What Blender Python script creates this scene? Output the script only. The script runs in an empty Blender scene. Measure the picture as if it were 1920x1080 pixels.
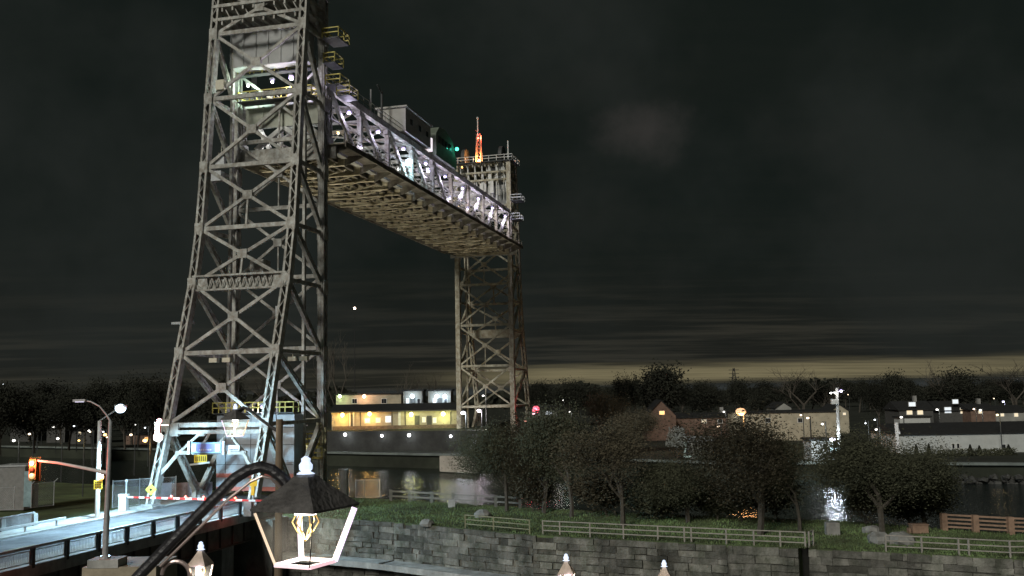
import bpy, math, random
from mathutils import Vector, Matrix
import numpy as np

# ------------------------------------------------------------------ camera
F_PX, PITCH, ROLL, PSI = 1800.0, 0.10856, 0.01853, 0.25211   # PSI: heading of the bridge to the right of the view axis
CU, CV, ZC = -98.47, -47.35, 9.63
C, S = math.cos, math.sin
_rt = Vector((1, 0, 0)); _F = Vector((0, C(PITCH), S(PITCH))); _U = Vector((0, -S(PITCH), C(PITCH)))
_R = C(ROLL)*_rt - S(ROLL)*_U; _UP = S(ROLL)*_rt + C(ROLL)*_U
scn = bpy.context.scene
col = scn.collection
cd = bpy.data.cameras.new('camera'); cam = bpy.data.objects.new('camera', cd); col.objects.link(cam)
cd.sensor_width = 36; cd.lens = 36*F_PX/1920; cd.clip_start = 0.1; cd.clip_end = 8000
m3 = Matrix((_R, _UP, -_F)).transposed()
cam.matrix_world = Matrix.Translation((0, 0, ZC)) @ m3.to_4x4()
scn.camera = cam
scn.view_settings.view_transform = 'Standard'; scn.view_settings.look = 'None'
scn.view_settings.exposure = 0; scn.view_settings.gamma = 1
scn.cycles.use_denoising = True
scn.cycles.max_bounces = 5; scn.cycles.diffuse_bounces = 2; scn.cycles.glossy_bounces = 3
scn.cycles.transparent_max_bounces = 12
scn.cycles.sample_clamp_indirect = 4

# ------------------------------------------------------------------ world: overcast night sky with a cream glow low on the right
w = bpy.data.worlds.new('World'); scn.world = w; w.use_nodes = True
nt = w.node_tree; N = nt.nodes; L = nt.links
bg = N['Background']
def nd(t, **k):
    n = N.new(t)
    for a, b in k.items(): setattr(n, a, b)
    return n
def mth(op, a, b=None, c=None):
    n = nd('ShaderNodeMath', operation=op)
    for i, v in enumerate((a, b, c)):
        if v is None: continue
        if isinstance(v, (int, float)): n.inputs[i].default_value = v
        else: L.new(v, n.inputs[i])
    return n.outputs[0]
def rng(v, a, b, c, d, smooth=True):
    n = nd('ShaderNodeMapRange'); n.interpolation_type = 'SMOOTHSTEP' if smooth else 'LINEAR'
    L.new(v, n.inputs[0])
    for i, x in enumerate((a, b, c, d)): n.inputs[i+1].default_value = x
    return n.outputs[0]
def mixc(f, a, b, typ='MIX'):
    n = nd('ShaderNodeMix', data_type='RGBA', blend_type=typ)
    for s, v in ((n.inputs[0], f), (n.inputs[6], a), (n.inputs[7], b)):
        if isinstance(v, (int, float)): s.default_value = v
        elif isinstance(v, tuple): s.default_value = (*v, 1)
        else: L.new(v, s)
    return n.outputs[2]
tc = nd('ShaderNodeTexCoord'); sp = nd('ShaderNodeSeparateXYZ'); L.new(tc.outputs['Generated'], sp.inputs[0])
x_, y_, z_ = sp.outputs
den = mth('ADD', mth('MAXIMUM', z_, 0.0), 0.035)
cb = nd('ShaderNodeCombineXYZ'); L.new(mth('DIVIDE', x_, den), cb.inputs[0]); L.new(mth('DIVIDE', y_, den), cb.inputs[1])
def noise(vec, sc, det=6, rough=.55, sx=1, sy=1):
    mp = nd('ShaderNodeMapping'); mp.inputs['Scale'].default_value = (sx, sy, 1); L.new(vec, mp.inputs[0])
    n = nd('ShaderNodeTexNoise'); n.inputs['Scale'].default_value = sc; n.inputs['Detail'].default_value = det
    n.inputs['Roughness'].default_value = rough; L.new(mp.outputs[0], n.inputs['Vector']); return n.outputs[0]
n1 = noise(cb.outputs[0], .55, 6, .6, .45, 1.0)
n2 = noise(cb.outputs[0], 1.7, 5, .6, .3, 1.0)
n3 = noise(tc.outputs['Generated'], 3.2, 5, .55)
n4 = noise(tc.outputs['Generated'], 9, 4, .55)
low = rng(z_, 0.16, 0.02, 0, 1)
base = mixc(low, (.0072, .0102, .0088), (.0120, .0128, .0108))
cl = rng(mth('ADD', n1, mth('MULTIPLY', mth('SUBTRACT', n2, .5), .5)), .42, .66, 0, 1)
streak = mixc(mth('MULTIPLY', cl, rng(z_, .15, .025, .06, .8)), base, (.036, .034, .026))
big = mixc(mth('MULTIPLY', rng(n3, .42, .68, 0, 1), .75), streak, (.0185, .0215, .0195))
big = mixc(mth('MULTIPLY', rng(n4, .5, .75, 0, 1), .25), big, (.020, .021, .019))
# cream band of sky glow under the cloud deck
wob = mth('ADD', z_, mth('MULTIPLY', mth('SUBTRACT', n2, .5), .016))
band = mth('MULTIPLY', mth('MULTIPLY', rng(wob, .004, .014, 0, 1), rng(wob, .017, .031, 1, 0)), rng(n1, .28, .58, .55, 1))
side = rng(x_, -.14, .07, .04, 1)
fade = rng(x_, .30, .50, 1, .75)
glow = mixc(mth('MULTIPLY', mth('MULTIPLY', band, side), fade), big, (.175, .150, .085))
below = mixc(rng(z_, .0, .008, 1, 0), glow, (.030, .034, .034))
# faint pinkish cloud patch high on the right
pd = _F*F_PX + _R*(1210-960) + _UP*(540-243); pd.normalize()
def comp(v, c0, k): return mth('MULTIPLY', mth('SUBTRACT', v, c0), k)
rx = comp(x_, pd.x, 1/.055); rz = comp(z_, pd.z, 1/.028)
rr = mth('SQRT', mth('ADD', mth('MULTIPLY', rx, rx), mth('MULTIPLY', rz, rz)))
n5 = noise(tc.outputs['Generated'], 22, 5, .6)
rr = mth('ADD', rr, mth('ADD', mth('MULTIPLY', mth('SUBTRACT', n4, .5), 1.8), mth('MULTIPLY', mth('SUBTRACT', n5, .5), 1.5)))
fin = mixc(mth('MULTIPLY', rng(rr, .0, 1.35, 1, 0), mth('MULTIPLY', rng(y_, 0, .2, 0, 1), .5)), below, (.048, .043, .040))
L.new(fin, bg.inputs['Color']); bg.inputs['Strength'].default_value = 1.0

# one weak wide moon-like key from behind the camera (light of the overcast night sky over the town)
sd = bpy.data.lights.new('moon', 'SUN'); sd.energy = 1.8; sd.angle = math.radians(14); sd.color = (1.0, .965, .88)
so = bpy.data.objects.new('moon', sd); col.objects.link(so)
so.rotation_euler = Vector((.40, .82, -.42)).to_track_quat('-Z', 'Y').to_euler()

# ------------------------------------------------------------------ materials
MAT = {}
def mat(name, c, rough=.7, var=.25, scale=2.0, bump=.0, metal=0, emit=None, es=1, c2=None, island=0, spec=.3, big=0):
    if name in MAT: return MAT[name]
    m = bpy.data.materials.new(name); m.use_nodes = True; t = m.node_tree; b = t.nodes['Principled BSDF']
    b.inputs['Roughness'].default_value = rough; b.inputs['Metallic'].default_value = metal
    b.inputs['Specular IOR Level'].default_value = spec
    tcn = t.nodes.new('ShaderNodeTexCoord'); n = t.nodes.new('ShaderNodeTexNoise')
    n.inputs['Scale'].default_value = scale; n.inputs['Detail'].default_value = 8; n.inputs['Roughness'].default_value = .65
    t.links.new(tcn.outputs['Object'], n.inputs['Vector'])
    r = t.nodes.new('ShaderNodeValToRGB'); t.links.new(n.outputs[0], r.inputs[0])
    lo = tuple(x*(1-var) for x in c) if c2 is None else c2
    r.color_ramp.elements[0].position = .36; r.color_ramp.elements[0].color = (*lo, 1)
    r.color_ramp.elements[1].position = .64; r.color_ramp.elements[1].color = (*[min(1, x*(1+var*.6)) for x in c], 1)
    out = r.outputs[0]
    if big:
        nb = t.nodes.new('ShaderNodeTexNoise'); nb.inputs['Scale'].default_value = scale*.22; nb.inputs['Detail'].default_value = 6; nb.inputs['Roughness'].default_value = .7
        mpb = t.nodes.new('ShaderNodeMapping'); mpb.inputs['Scale'].default_value = (1.6, 1.6, .45); mpb.inputs['Location'].default_value = (7, 3, 1)
        t.links.new(tcn.outputs['Object'], mpb.inputs[0]); t.links.new(mpb.outputs[0], nb.inputs['Vector'])
        mb_ = t.nodes.new('ShaderNodeMapRange'); mb_.inputs[1].default_value = .38; mb_.inputs[2].default_value = .62; mb_.inputs[3].default_value = 1-big; mb_.inputs[4].default_value = 1+big*.5
        t.links.new(nb.outputs[0], mb_.inputs[0]); vb = t.nodes.new('ShaderNodeVectorMath'); vb.operation = 'SCALE'; t.links.new(out, vb.inputs[0]); t.links.new(mb_.outputs[0], vb.inputs['Scale']); out = vb.outputs[0]
    if island:
        g = t.nodes.new('ShaderNodeNewGeometry'); mr = t.nodes.new('ShaderNodeMapRange')
        t.links.new(g.outputs['Random Per Island'], mr.inputs[0]); mr.inputs[3].default_value = 1-island; mr.inputs[4].default_value = 1+island
        mx = t.nodes.new('ShaderNodeVectorMath'); mx.operation = 'SCALE'; t.links.new(out, mx.inputs[0]); t.links.new(mr.outputs[0], mx.inputs['Scale']); out = mx.outputs[0]
    t.links.new(out, b.inputs['Base Color'])
    if bump:
        n2 = t.nodes.new('ShaderNodeTexNoise'); n2.inputs['Scale'].default_value = scale*6; n2.inputs['Detail'].default_value = 5
        t.links.new(tcn.outputs['Object'], n2.inputs['Vector'])
        bp = t.nodes.new('ShaderNodeBump'); bp.inputs['Strength'].default_value = bump; bp.inputs['Distance'].default_value = .1
        t.links.new(n2.outputs[0], bp.inputs['Height']); t.links.new(bp.outputs[0], b.inputs['Normal'])
    if emit:
        b.inputs['Emission Color'].default_value = (*emit, 1); b.inputs['Emission Strength'].default_value = es
    MAT[name] = m; return m
def emat(name, c, s): return mat(name, (.6, .6, .6), .4, .05, emit=c, es=s)
steel = mat('weathered_steel', (.42, .43, .395), .6, .3, 1.7, .2, c2=(.26, .24, .20), big=.28)
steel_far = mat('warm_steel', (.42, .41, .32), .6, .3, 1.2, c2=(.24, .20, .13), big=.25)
steel_dk = mat('dark_steel', (.06, .065, .065), .55, .3)
galv = mat('galvanised_metal', (.42, .44, .44), .45, .2, 3, metal=.2)
paint_w = mat('white_paint', (.62, .63, .60), .5, .15, 2)
paint_y = mat('yellow_paint', (.55, .48, .12), .5, .2, 3)
paint_r = mat('red_paint', (.55, .05, .04), .5, .15, 3)
concrete = mat('concrete', (.30, .30, .28), .85, .25, .8, .3, big=.35)
concrete_l = mat('pale_concrete', (.42, .42, .39), .85, .2, 1.2, .3, big=.3)
asphalt = mat('asphalt', (.17, .175, .18), .6, .3, .9, .35, big=.35)
stone = mat('old_stone', (.165, .16, .14), .9, .35, 1.1, 1.0, c2=(.085, .09, .07), island=.4, big=.55)
grass_m = mat('grass_ground', (.12, .165, .07), .95, .4, .22, .6, c2=(.07, .085, .045), big=.35)
soil = mat('town_ground', (.035, .04, .028), .95, .4, .1, .2)
leaf_d = mat('dark_leaves', (.085, .088, .055), .85, .3, .9, c2=(.05, .054, .036), spec=.1)
leaf_b = mat('brown_leaves', (.115, .10, .066), .85, .3, .9, c2=(.065, .06, .042), spec=.1)
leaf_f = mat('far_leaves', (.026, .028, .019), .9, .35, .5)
bark = mat('bark', (.085, .075, .06), .9, .3, 3, .4)
iron = mat('black_iron', (.022, .021, .024), .42, .4, 6, .2, spec=.5)
wood = mat('brown_timber', (.30, .20, .14), .8, .25, 2)
roof_d = mat('dark_shingles', (.025, .026, .025), .9, .3, 2)
glass_dk = mat('dark_glass', (.02, .022, .025), .15, .1)

# ------------------------------------------------------------------ geometry helpers
ORG = {}
class MB:
    def __init__(s): s.v = []; s.f = []
    def add(s, vs, fs):
        o = len(s.v); s.v += [tuple(x) for x in vs]; s.f += [tuple(i+o for i in f) for f in fs]; return s
    def box(s, c, size, ax=(1, 0, 0), up=(0, 0, 1)):
        c = Vector(c); a = Vector(ax).normalized(); u = Vector(up); b = u.cross(a).normalized(); u = a.cross(b)
        x, y, z = a*size[0]/2, b*size[1]/2, u*size[2]/2
        vs = [c+i*x+j*y+k*z for i in (-1, 1) for j in (-1, 1) for k in (-1, 1)]
        return s.add(vs, [(0, 1, 3, 2), (4, 6, 7, 5), (0, 4, 5, 1), (2, 3, 7, 6), (0, 2, 6, 4), (1, 5, 7, 3)])
    def beam(s, p, q, w, h=None, ref=None):
        p, q = Vector(p), Vector(q); d = q-p; h = h or w
        r = Vector(ref) if ref is not None else (Vector((0, 0, 1)) if abs(d.normalized().z) < .95 else Vector((S(PSI), C(PSI), 0)))
        return s.box((p+q)/2, (d.length, w, h), d, r)
    def tube(s, pts, r, n=6, cap=True):
        pts = [Vector(p) for p in pts]; rs = r if isinstance(r, (list, tuple)) else [r]*len(pts); vs = []; fs = []
        a = None
        for i, p in enumerate(pts):
            d = (pts[min(i+1, len(pts)-1)]-pts[max(i-1, 0)]).normalized()
            if a is None: a = d.orthogonal().normalized()
            else: a = (a-d*a.dot(d)).normalized()
            b = d.cross(a)
            vs += [p+(a*C(2*math.pi*k/n)+b*S(2*math.pi*k/n))*rs[i] for k in range(n)]
        for i in range(len(pts)-1):
            for k in range(n): fs.append((i*n+k, i*n+(k+1) % n, (i+1)*n+(k+1) % n, (i+1)*n+k))
        if cap: fs.append(tuple(range(n))[::-1]); fs.append(tuple((len(pts)-1)*n+k for k in range(n)))
        return s.add(vs, fs)
    def cyl(s, p, q, r, n=12): return s.tube([p, q], r, n)
    def ball(s, c, r, n=8, m=5, sz=1):
        c = Vector(c); vs = []; fs = []
        for j in range(m+1):
            t = math.pi*j/m
            for i in range(n): vs.append(c+Vector((r*S(t)*C(2*math.pi*i/n), r*S(t)*S(2*math.pi*i/n), sz*r*C(t))))
        for j in range(m):
            for i in range(n): fs.append((j*n+i, (j+1)*n+i, (j+1)*n+(i+1) % n, j*n+(i+1) % n))
        return s.add(vs, fs)
    def prism(s, poly, z0, z1):
        n = len(poly); vs = [(x, y, z0) for x, y in poly]+[(x, y, z1) for x, y in poly]
        return s.add(vs, [tuple(range(n))[::-1], tuple(range(n, 2*n))]+[(i, (i+1) % n, n+(i+1) % n, n+i) for i in range(n)])
    def build(s, name, m, parent=None, base=None):
        me = bpy.data.meshes.new(name)
        V = np.array(s.v, dtype=float)
        if parent is not None:
            O = np.array(ORG[parent.name])
        else:
            O = np.array(base if base is not None else ((V[:, 0].min()+V[:, 0].max())/2, (V[:, 1].min()+V[:, 1].max())/2, V[:, 2].min()))
        me.from_pydata((V-O).tolist(), [], s.f); me.materials.append(m); me.update()
        o = bpy.data.objects.new(name, me); col.objects.link(o)
        if parent is not None: o.parent = parent; ORG[o.name] = tuple(O)
        else: o.location = O; ORG[o.name] = tuple(O)
        return o
def tag(o, label=None, cat=None, group=None, kind=None):
    if label: o['label'] = label
    if cat: o['category'] = cat
    if group: o['group'] = group
    if kind: o['kind'] = kind
    return o
def thing(name, loc, label, cat, group=None):
    o = bpy.data.objects.new(name, None); o.empty_display_size = .2; col.objects.link(o); o.location = loc; ORG[o.name] = tuple(loc)
    return tag(o, label, cat, group)
def light(parent, loc, e, c, r=.15, spot=None, to=None, name='light'):
    ld = bpy.data.lights.new(name, 'SPOT' if spot else 'POINT'); ld.energy = e; ld.color = c; ld.shadow_soft_size = r
    o = bpy.data.objects.new(name, ld); col.objects.link(o)
    if spot:
        ld.spot_size = math.radians(spot); ld.spot_blend = .5
        o.rotation_euler = (Vector(to)-Vector(loc)).to_track_quat('-Z', 'Y').to_euler()
    o.parent = parent; o.location = Vector(loc)-Vector(ORG[parent.name]) if parent else loc
    return o
def B(u, v, z):      # bridge frame -> world: u along the span away from the near tower, v across to the far side
    return Vector(((u-CU)*S(PSI)-(v-CV)*C(PSI), (u-CU)*C(PSI)+(v-CV)*S(PSI), z))
UD = B(1, 0, 0)-B(0, 0, 0); VD = B(0, 1, 0)-B(0, 0, 0)
def ray(px, py): return (_F*F_PX+_R*(px-960)+_UP*(540-py))/F_PX
def G(px, py, z):     # where a sight line meets the level z
    r = ray(px, py); t = (z-ZC)/r.z; return Vector((0, 0, ZC))+r*t
def P(px, py, d):     # point of a sight line at ground distance d
    r = ray(px, py); return Vector((0, 0, ZC))+r*(d/r.y)

def lattice(mb, p, q, w, h, side, pitch=.85, t=.07, lace=.075):
    """a riveted built-up column: two channels and zigzag lacing on both open faces; side = direction from channel to channel"""
    p, q = Vector(p), Vector(q); d = (q-p); Ln = d.length; d.normalize()
    a = Vector(side); a = (a-d*a.dot(d)).normalized(); b = d.cross(a)
    for sg in (-1, 1):
        o = a*sg*(w-t)/2
        mb.box((p+q)/2+o, (Ln, h, t), d, a)
        for s2 in (-1, 1): mb.box((p+q)/2+a*sg*(w/2-.13)+b*s2*(h-t)/2, (Ln, .045, .2), d, a)
    n = max(2, int(Ln/pitch))
    for s2 in (-1, 1):
        for i in range(n):
            k = 1 if i % 2 == 0 else -1
            P0 = p+d*(Ln*i/n)+a*k*(w/2-.15)+b*s2*(h/2-.01); P1 = p+d*(Ln*(i+1)/n)-a*k*(w/2-.15)+b*s2*(h/2-.01)
            mb.beam(P0, P1, lace, .03, b)

# ------------------------------------------------------------------ setting: ground, water, road
ZL, ZW, ZR, ZQ = -1.6, -3.6, -1.0, -1.0       # lawn, canal water, roadway, far quay
wall_px = [(470, 962), (740, 979), (1000, 1003), (1364, 1022), (1497, 1028), (1516, 1029), (1700, 1037), (1900, 1048)]
WL = [G(x, y, ZL) for x, y in wall_px]
WL.append(WL[-1]+(WL[-1]-WL[-3]).normalized()*60)
edge_px = [(1920, 1001), (1760, 991), (1575, 977), (1250, 965), (960, 950), (740, 937)]
EL = [G(x, y, ZL) for x, y in edge_px]
cd_ = Vector((-.86, .51, 0))
EL = [EL[0]+Vector((.84, -.54, 0))*80]+EL+[EL[-1]+cd_*100, EL[-1]+cd_*1500]
_d = (WL[5]-WL[4]).normalized(); _bk = Vector((-_d.y, _d.x, 0))*1.6     # gate recess cut into the bank
near = [(p.x, p.y) for p in WL[:5]+[WL[4]+_bk, WL[5]+_bk]+WL[5:]]+[(p.x, p.y) for p in EL]
near += [(-2500, 300), (-2500, 40), (-160, 10), (-70, 58), (-40, 92), (-33, 96)]
mb = MB(); mb.prism(near, -9, ZL)
near_ground = mb.build('ground', grass_m); tag(near_ground, kind='structure')
quay = [G(-3000, 900, ZQ)]
QL = [Vector((-11, 172, 0))+Vector((-.87, .5, 0))*1600, Vector((-11, 172, 0)), Vector((30, 143, 0)), Vector((67, 131, 0)), Vector((67, 131, 0))+Vector((.93, -.36, 0))*1500]
mb = MB(); mb.prism([(p.x, p.y) for p in QL]+[(6500, 1500), (6500, 7000), (-6500, 7000), (-6500, 1500)], -9, ZQ)
tag(mb.build('far_ground', soil), kind='structure')
mb = MB(); mb.add([(-2500, 38, ZW), (2500, -300, ZW), (2500, 1200, ZW), (-2500, 1800, ZW)], [(0, 1, 2, 3)])
def water_mat():
    m = bpy.data.materials.new('dark_water'); m.use_nodes = True; t = m.node_tree; b = t.nodes['Principled BSDF']
    b.inputs['Base Color'].default_value = (.014, .020, .018, 1); b.inputs['Roughness'].default_value = .07; b.inputs['IOR'].default_value = 1.33
    tcn = t.nodes.new('ShaderNodeTexCoord'); mp = t.nodes.new('ShaderNodeMapping'); mp.inputs['Scale'].default_value = (.8, 2.6, 1)
    n = t.nodes.new('ShaderNodeTexNoise'); n.inputs['Scale'].default_value = 1.1; n.inputs['Detail'].default_value = 4
    t.links.new(tcn.outputs['Object'], mp.inputs[0]); t.links.new(mp.outputs[0], n.inputs['Vector'])
    bp = t.nodes.new('ShaderNodeBump'); bp.inputs['Strength'].default_value = .9; bp.inputs['Distance'].default_value = .16
    t.links.new(n.outputs[0], bp.inputs['Height']); t.links.new(bp.outputs[0], b.inputs['Normal']); return m
wm = water_mat()
# water: canal sheet clipped to the canal, channel sheet lower down in front of the wall
mb2 = MB(); c0 = [(p.x, p.y) for p in EL][::-1]; 
canal = [EL[0], EL[7], EL[-1], QL[0], QL[1], QL[3], QL[4]]
mb2.prism([(p.x, p.y) for p in ([EL[i] for i in range(len(EL))])]+[(p.x, p.y) for p in QL], ZW-.5, ZW)
tag(mb2.build('water', wm), kind='structure')
mb3 = MB(); mb3.prism([(-160, 10), (-60, 37), (200, 37), (200, -60)]+[(WL[i].x+.0, WL[i].y) for i in range(len(WL)-1, -1, -1)]+[(-33, 96), (-40, 92), (-70, 58)], -7.6, -7.2)
tag(mb3.build('water', wm), kind='structure')
mb = MB(); mb.prism([(-60, 36), (60, 36), (60, -30), (-60, -30)], 1.8, 2.3)
tag(mb.build('pavement', concrete), kind='structure')
# low concrete ledge at the foot of the stone wall
mb = MB()
for i in range(len(WL)-1):
    a, b = WL[i].copy(), WL[i+1].copy(); n = Vector(((b-a).y, -(b-a).x, 0)).normalized()
    mb.box(((a+b)/2+n*1.0)*1+Vector((0, 0, -3.55)), ((b-a).length+.3, 2.0, .5), b-a)
tag(mb.build('path', concrete_l), kind='structure')

def strip(v0, v1, z0, z1, u0=-140, u1=-1.2, name='road', m=asphalt):
    mb = MB(); c = B((u0+u1)/2, (v0+v1)/2, (z0+z1)/2)
    n = int((u1-u0)/6)
    mb.box(c, (u1-u0, v1-v0, z1-z0), UD); return tag(mb.build(name, m), kind='structure')
strip(1.4, 10.2, -1.6, ZR)
strip(-1.3, 1.4, -1.62, ZR+.15, name='pavement', m=concrete_l)
strip(10.2, 13.4, -1.62, ZR+.15, name='pavement', m=concrete_l)
# approach girder and piers
gir = thing('approach_viaduct', B(-50, 6, -7.2), 'concrete and steel approach span carrying the road below the railings', 'viaduct')
for v in (-.7, 3.5, 8.2, 12.8):
    mb = MB(); mb.box(B(-70, v, -2.5), (110, .35, 1.75), UD); mb.box(B(-70, v, -3.42), (110, .8, .1), UD)
    for k in range(54): mb.box(B(-124+2*k, v, -2.5), (.08, .7, 1.7), UD)
    mb.build('girder', mat('brown_girder', (.14, .12, .10), .7, .3, 1), gir)
for u in (-20, -44, -70, -96):
    mb = MB(); mb.box(B(u, 6, -5.6), (2, 13, 4.2), UD); mb.build('pier', concrete, gir)
# lane line and kerb highlights on the road
mb = MB()
for k in range(20): mb.box(B(-128+6*k, 5.8, ZR+.006), (3, .12, .008), UD)
tag(mb.build('road_marking', mat('lane_paint', (.45, .40, .2), .7, .3, 3)), kind='structure')
# stone wall
rnd = random.Random(3)
sw = thing('stone_wall', (WL[2].x, WL[2].y, -7.2), 'long old block stone retaining wall below the lawn', 'wall')
mb = MB(); mbc = MB()
for i in range(len(WL)-1):
    a, b = WL[i].copy(), WL[i+1].copy(); d = (b-a); Ls = d.length; d.normalize(); n = Vector((d.y, -d.x, 0))
    if i == 4:   # old gate recess, its shade put into a near-black back sheet
        mbs = MB(); c = (a+b)/2-n*1.5; c.z = -4.5; mbs.box(c, (Ls+.3, .3, 5.5), d); mbs.build('recess', mat('recess_painted_shade', (.012, .012, .01), .9), sw); continue
    z = ZL-.02; row = 0
    while z > -7:
        h = rnd.choice((.42, .5, .58)); s = 0 if row % 2 else -.5
        while s < Ls:
            l = rnd.uniform(.7, 2.1); e = min(Ls, s+l); s0 = max(0, s)
            if e-s0 > .15 and rnd.random() > .035:
                pr = rnd.choice((-.03, 0, 0, .03, .08))+rnd.uniform(-.03, .05)
                c = a+d*((s0+e)/2)+n*(pr-.3); c.z = z-h/2
                mb.box(c, (e-s0-rnd.uniform(.015, .05), .8, h-rnd.uniform(.02, .05)), d)
            s += l
        z -= h; row += 1
    c = (a+b)/2+n*(-.22); c.z = -4.42; mbc.box(c, (Ls, .5, 5.3), d)
mb.v = [(a+rnd.uniform(-.035, .035), b+rnd.uniform(-.05, .05), c+rnd.uniform(-.05, .05)) for a, b, c in mb.v]
mb.build('stone_courses', stone, sw); mbc.build('wall_core', mat('wall_core', (.07, .07, .058), .9, .4, 1.5, .8), sw)
p0 = WL[4]; p1 = WL[5]

# ------------------------------------------------------------------ lift bridge towers
ZJ = [56.0, 50.6, 42.8, 34.9, 27.9, 21.8, 14.3, 7.0, -.9]
UJ = [4.4, 4.93, 5.75, 6.4, 7.14, 8.28, 10.41, 12.44, 14.9]
ZCN = [47.6, 39.2, 31.2, 23.1, 15.0, 7.0]
Wd = 11.0
LSP = 84.5
def xb(mb, a, b, c, d, wd, n, gus=1.0):   # X brace of four flat members through a centre plate; a-c and b-d are opposite corners
    for p, q in ((a, c), (b, d)):
        mb.beam(p, q, wd, wd*.8, n)
        mb.beam(Vector(p)+n*.28, Vector(q)+n*.28, wd*.35, .1, n)
    # centre = intersection, approximate
    a, b, c, d = map(Vector, (a, b, c, d)); t = (b-a).length/((b-a).length+(d-c).length) if (d-c).length else .5
    ctr = a+(c-a)*t; mb.box(ctr, (gus*.95, .5, gus*.8), (b-a), n.cross(b-a) if False else (0, 0, 1)); return ctr
def tower(name, label, u0, sg, M, detail=True):
    def T(u, v, z): return B(u0+sg*u, v, z)
    root = thing(name, T(-6, 5.5, -1), label, 'bridge tower')
    for v in (0, Wd):            # canal side legs
        mb = MB()
        if detail:
            for i in range(8): lattice(mb, T(0, v, ZJ[i+1]), T(0, v, ZJ[i]), .95, .8, UD, 1.0)
            for z in ZJ: mb.box(T(0, v, z), (1.1, .9, 1.6), UD)
        else: 
            lattice(mb, T(0, v, ZJ[-1]), T(0, v, ZJ[0]), 1.0, .9, UD, 1.5, lace=.14)
        mb.build('leg', M, root)
        mb = MB()
        for i in range(8):       # landward legs, flared towards the road
            lattice(mb, T(-UJ[i+1], v, ZJ[i+1]), T(-UJ[i], v, ZJ[i]), .9, .8, VD, 1.0 if detail else 1.5, lace=.075 if detail else .14)
        for z, u in list(zip(ZJ, UJ))[:-1]: mb.box(T(-u, v, z), (.86, .98, 1.25), UD)
        mb.build('leg', M, root)
    for i in range(8):           # landward face struts and X braces
        z, u = ZJ[i], UJ[i]; mb = MB(); hw = .45
        if i == 5:
            for zz in (.75, -.75): mb.beam(T(-u, 0, z+zz), T(-u, Wd, z+zz), .75, .2)
            for k in range(28):
                if k in (0, 1, 2, 3, 24, 25, 26, 27): mb.box(T(-u, .2+.39*k, z), (.12, .4, 1.4), UD)
                else:
                    s_ = (1 if k % 2 else -1); mb.beam(T(-u, .2+.39*k, z-.6*s_), T(-u, .2+.39*(k+1), z+.6*s_), .12, .12)
            mb.box(T(-u+.3, 5.5, z), (.05, 10.4, 1.5), UD)
        else:
            mb.beam(T(-u, 0, z), T(-u, Wd, z), .35, hw)
        mb.build('strut', M, root)
        if i < 7:
            z2, u2 = ZJ[i+1], UJ[i+1]; mb = MB(); nn = UD
            ctr = xb(mb, T(-u, 0, z), T(-u, Wd, z), T(-u2, Wd, z2), T(-u2, 0, z2), .34, nn, 1.2)
            mb.build('cross_brace', M, root)
            if i in (3, 4):
                mb = MB(); fz = (ctr.z-ZJ[i+1])/(z-ZJ[i+1])
                mb.beam(ctr, T(-u2, 5.5, z2), .22); mb.build('hanger', M, root)
        # side faces: horizontal strut and single diagonal each panel
        for v in (0, Wd):
            mb = MB(); mb.beam(T(-u, v, z), T(0, v, z), .35, .4); mb.build('strut', M, root)
            mb = MB()
            if i < 7:
                lattice(mb, T(-u, v, z), T(0, v, ZJ[i+1]), .6, .4, VD.cross(T(0, v, ZJ[i+1])-T(-u, v, z)), .8)
                mb.build('diagonal_brace', M, root)
            else:
                mid = T(-6.6, v, -.6)
                for q in (T(-u, v, z-.3), T(0, v, z)):
                    lattice(mb, q, mid, .75, .5, VD.cross(mid-q), .75)
                mb.box(mid, (2.0, .5, 1.0), UD); mb.build('diagonal_brace', M, root)
    for j in range(5):           # canal face: X panels and struts
        mb = MB(); z, z2 = ZCN[j], ZCN[j+1]
        ctr = xb(mb, T(0, 0, z), T(0, Wd, z), T(0, Wd, z2), T(0, 0, z2), .3, UD, 1.1); mb.build('cross_brace', M, root)
        mb = MB(); mb.beam(T(0, 0, z2), T(0, Wd, z2), .35, .45); mb.build('strut', M, root)
        mb = MB(); mb.beam(ctr, T(0, 5.5, z2), .16); mb.build('hanger', M, root)
    # counterweight guide rails inside the tower
    for v in (.95, 10.05):
        mb = MB()
        lattice(mb, T(-2.6, v, 0), T(-2.6, v, 50), .45, .3, UD, 1.0); mb.build('guide_rail', M, root)
    # pedestals
    for uu, v in ((0, 0), (0, Wd), (-14.9, 0), (-14.9, Wd), (-6.6, 0), (-6.6, Wd)):
        mb = MB(); mb.box(T(uu, v, -1.2), (2.0, 1.7, 1.0), UD); mb.box(T(uu, v, -.62), (1.4, 1.2, .2), UD); mb.build('pedestal', concrete_l, root)
    # ladder on a canal leg with hoops
    mb = MB()
    for dv in (-.2, .2): mb.beam(T(-.8, dv-.1, 0), T(-.8, dv-.1, 52), .05)
    for k in range(150): mb.beam(T(-.8, -.3, .35*k), T(-.8, .1, .35*k), .03)
    mb.build('ladder', M, root)
    # sheave housing at the head
    mb = MB(); mb.box(T(-1.9, 5.5, 49.35), (1.8, 9.6, 4.1), UD)
    for v in np.linspace(.8, 10.2, 7):
        mb.box(T(-2.85, v, 49.35), (.12, .18, 4.1), UD)
    mb.build('sheave_girder', mat('grey_plate', (.36, .37, .36), .6, .15, .5), root)
    mb = MB()
    for zz in (52.3, 53.9, 55.8):
        mb.box(T(-2.4, 5.5, zz), (5.4, 11.6, .35), UD)
        for k in range(8): mb.box(T(-2.4, 1+1.3*k, zz-.4), (5.2, .2, .5), UD)
    for k in range(9): mb.beam(T(-4.6, 1.2*k+.6, 52), T(-4.6, 1.2*k+1.6, 53.8), .12)
    mb.build('head_frame', M, root)
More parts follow.
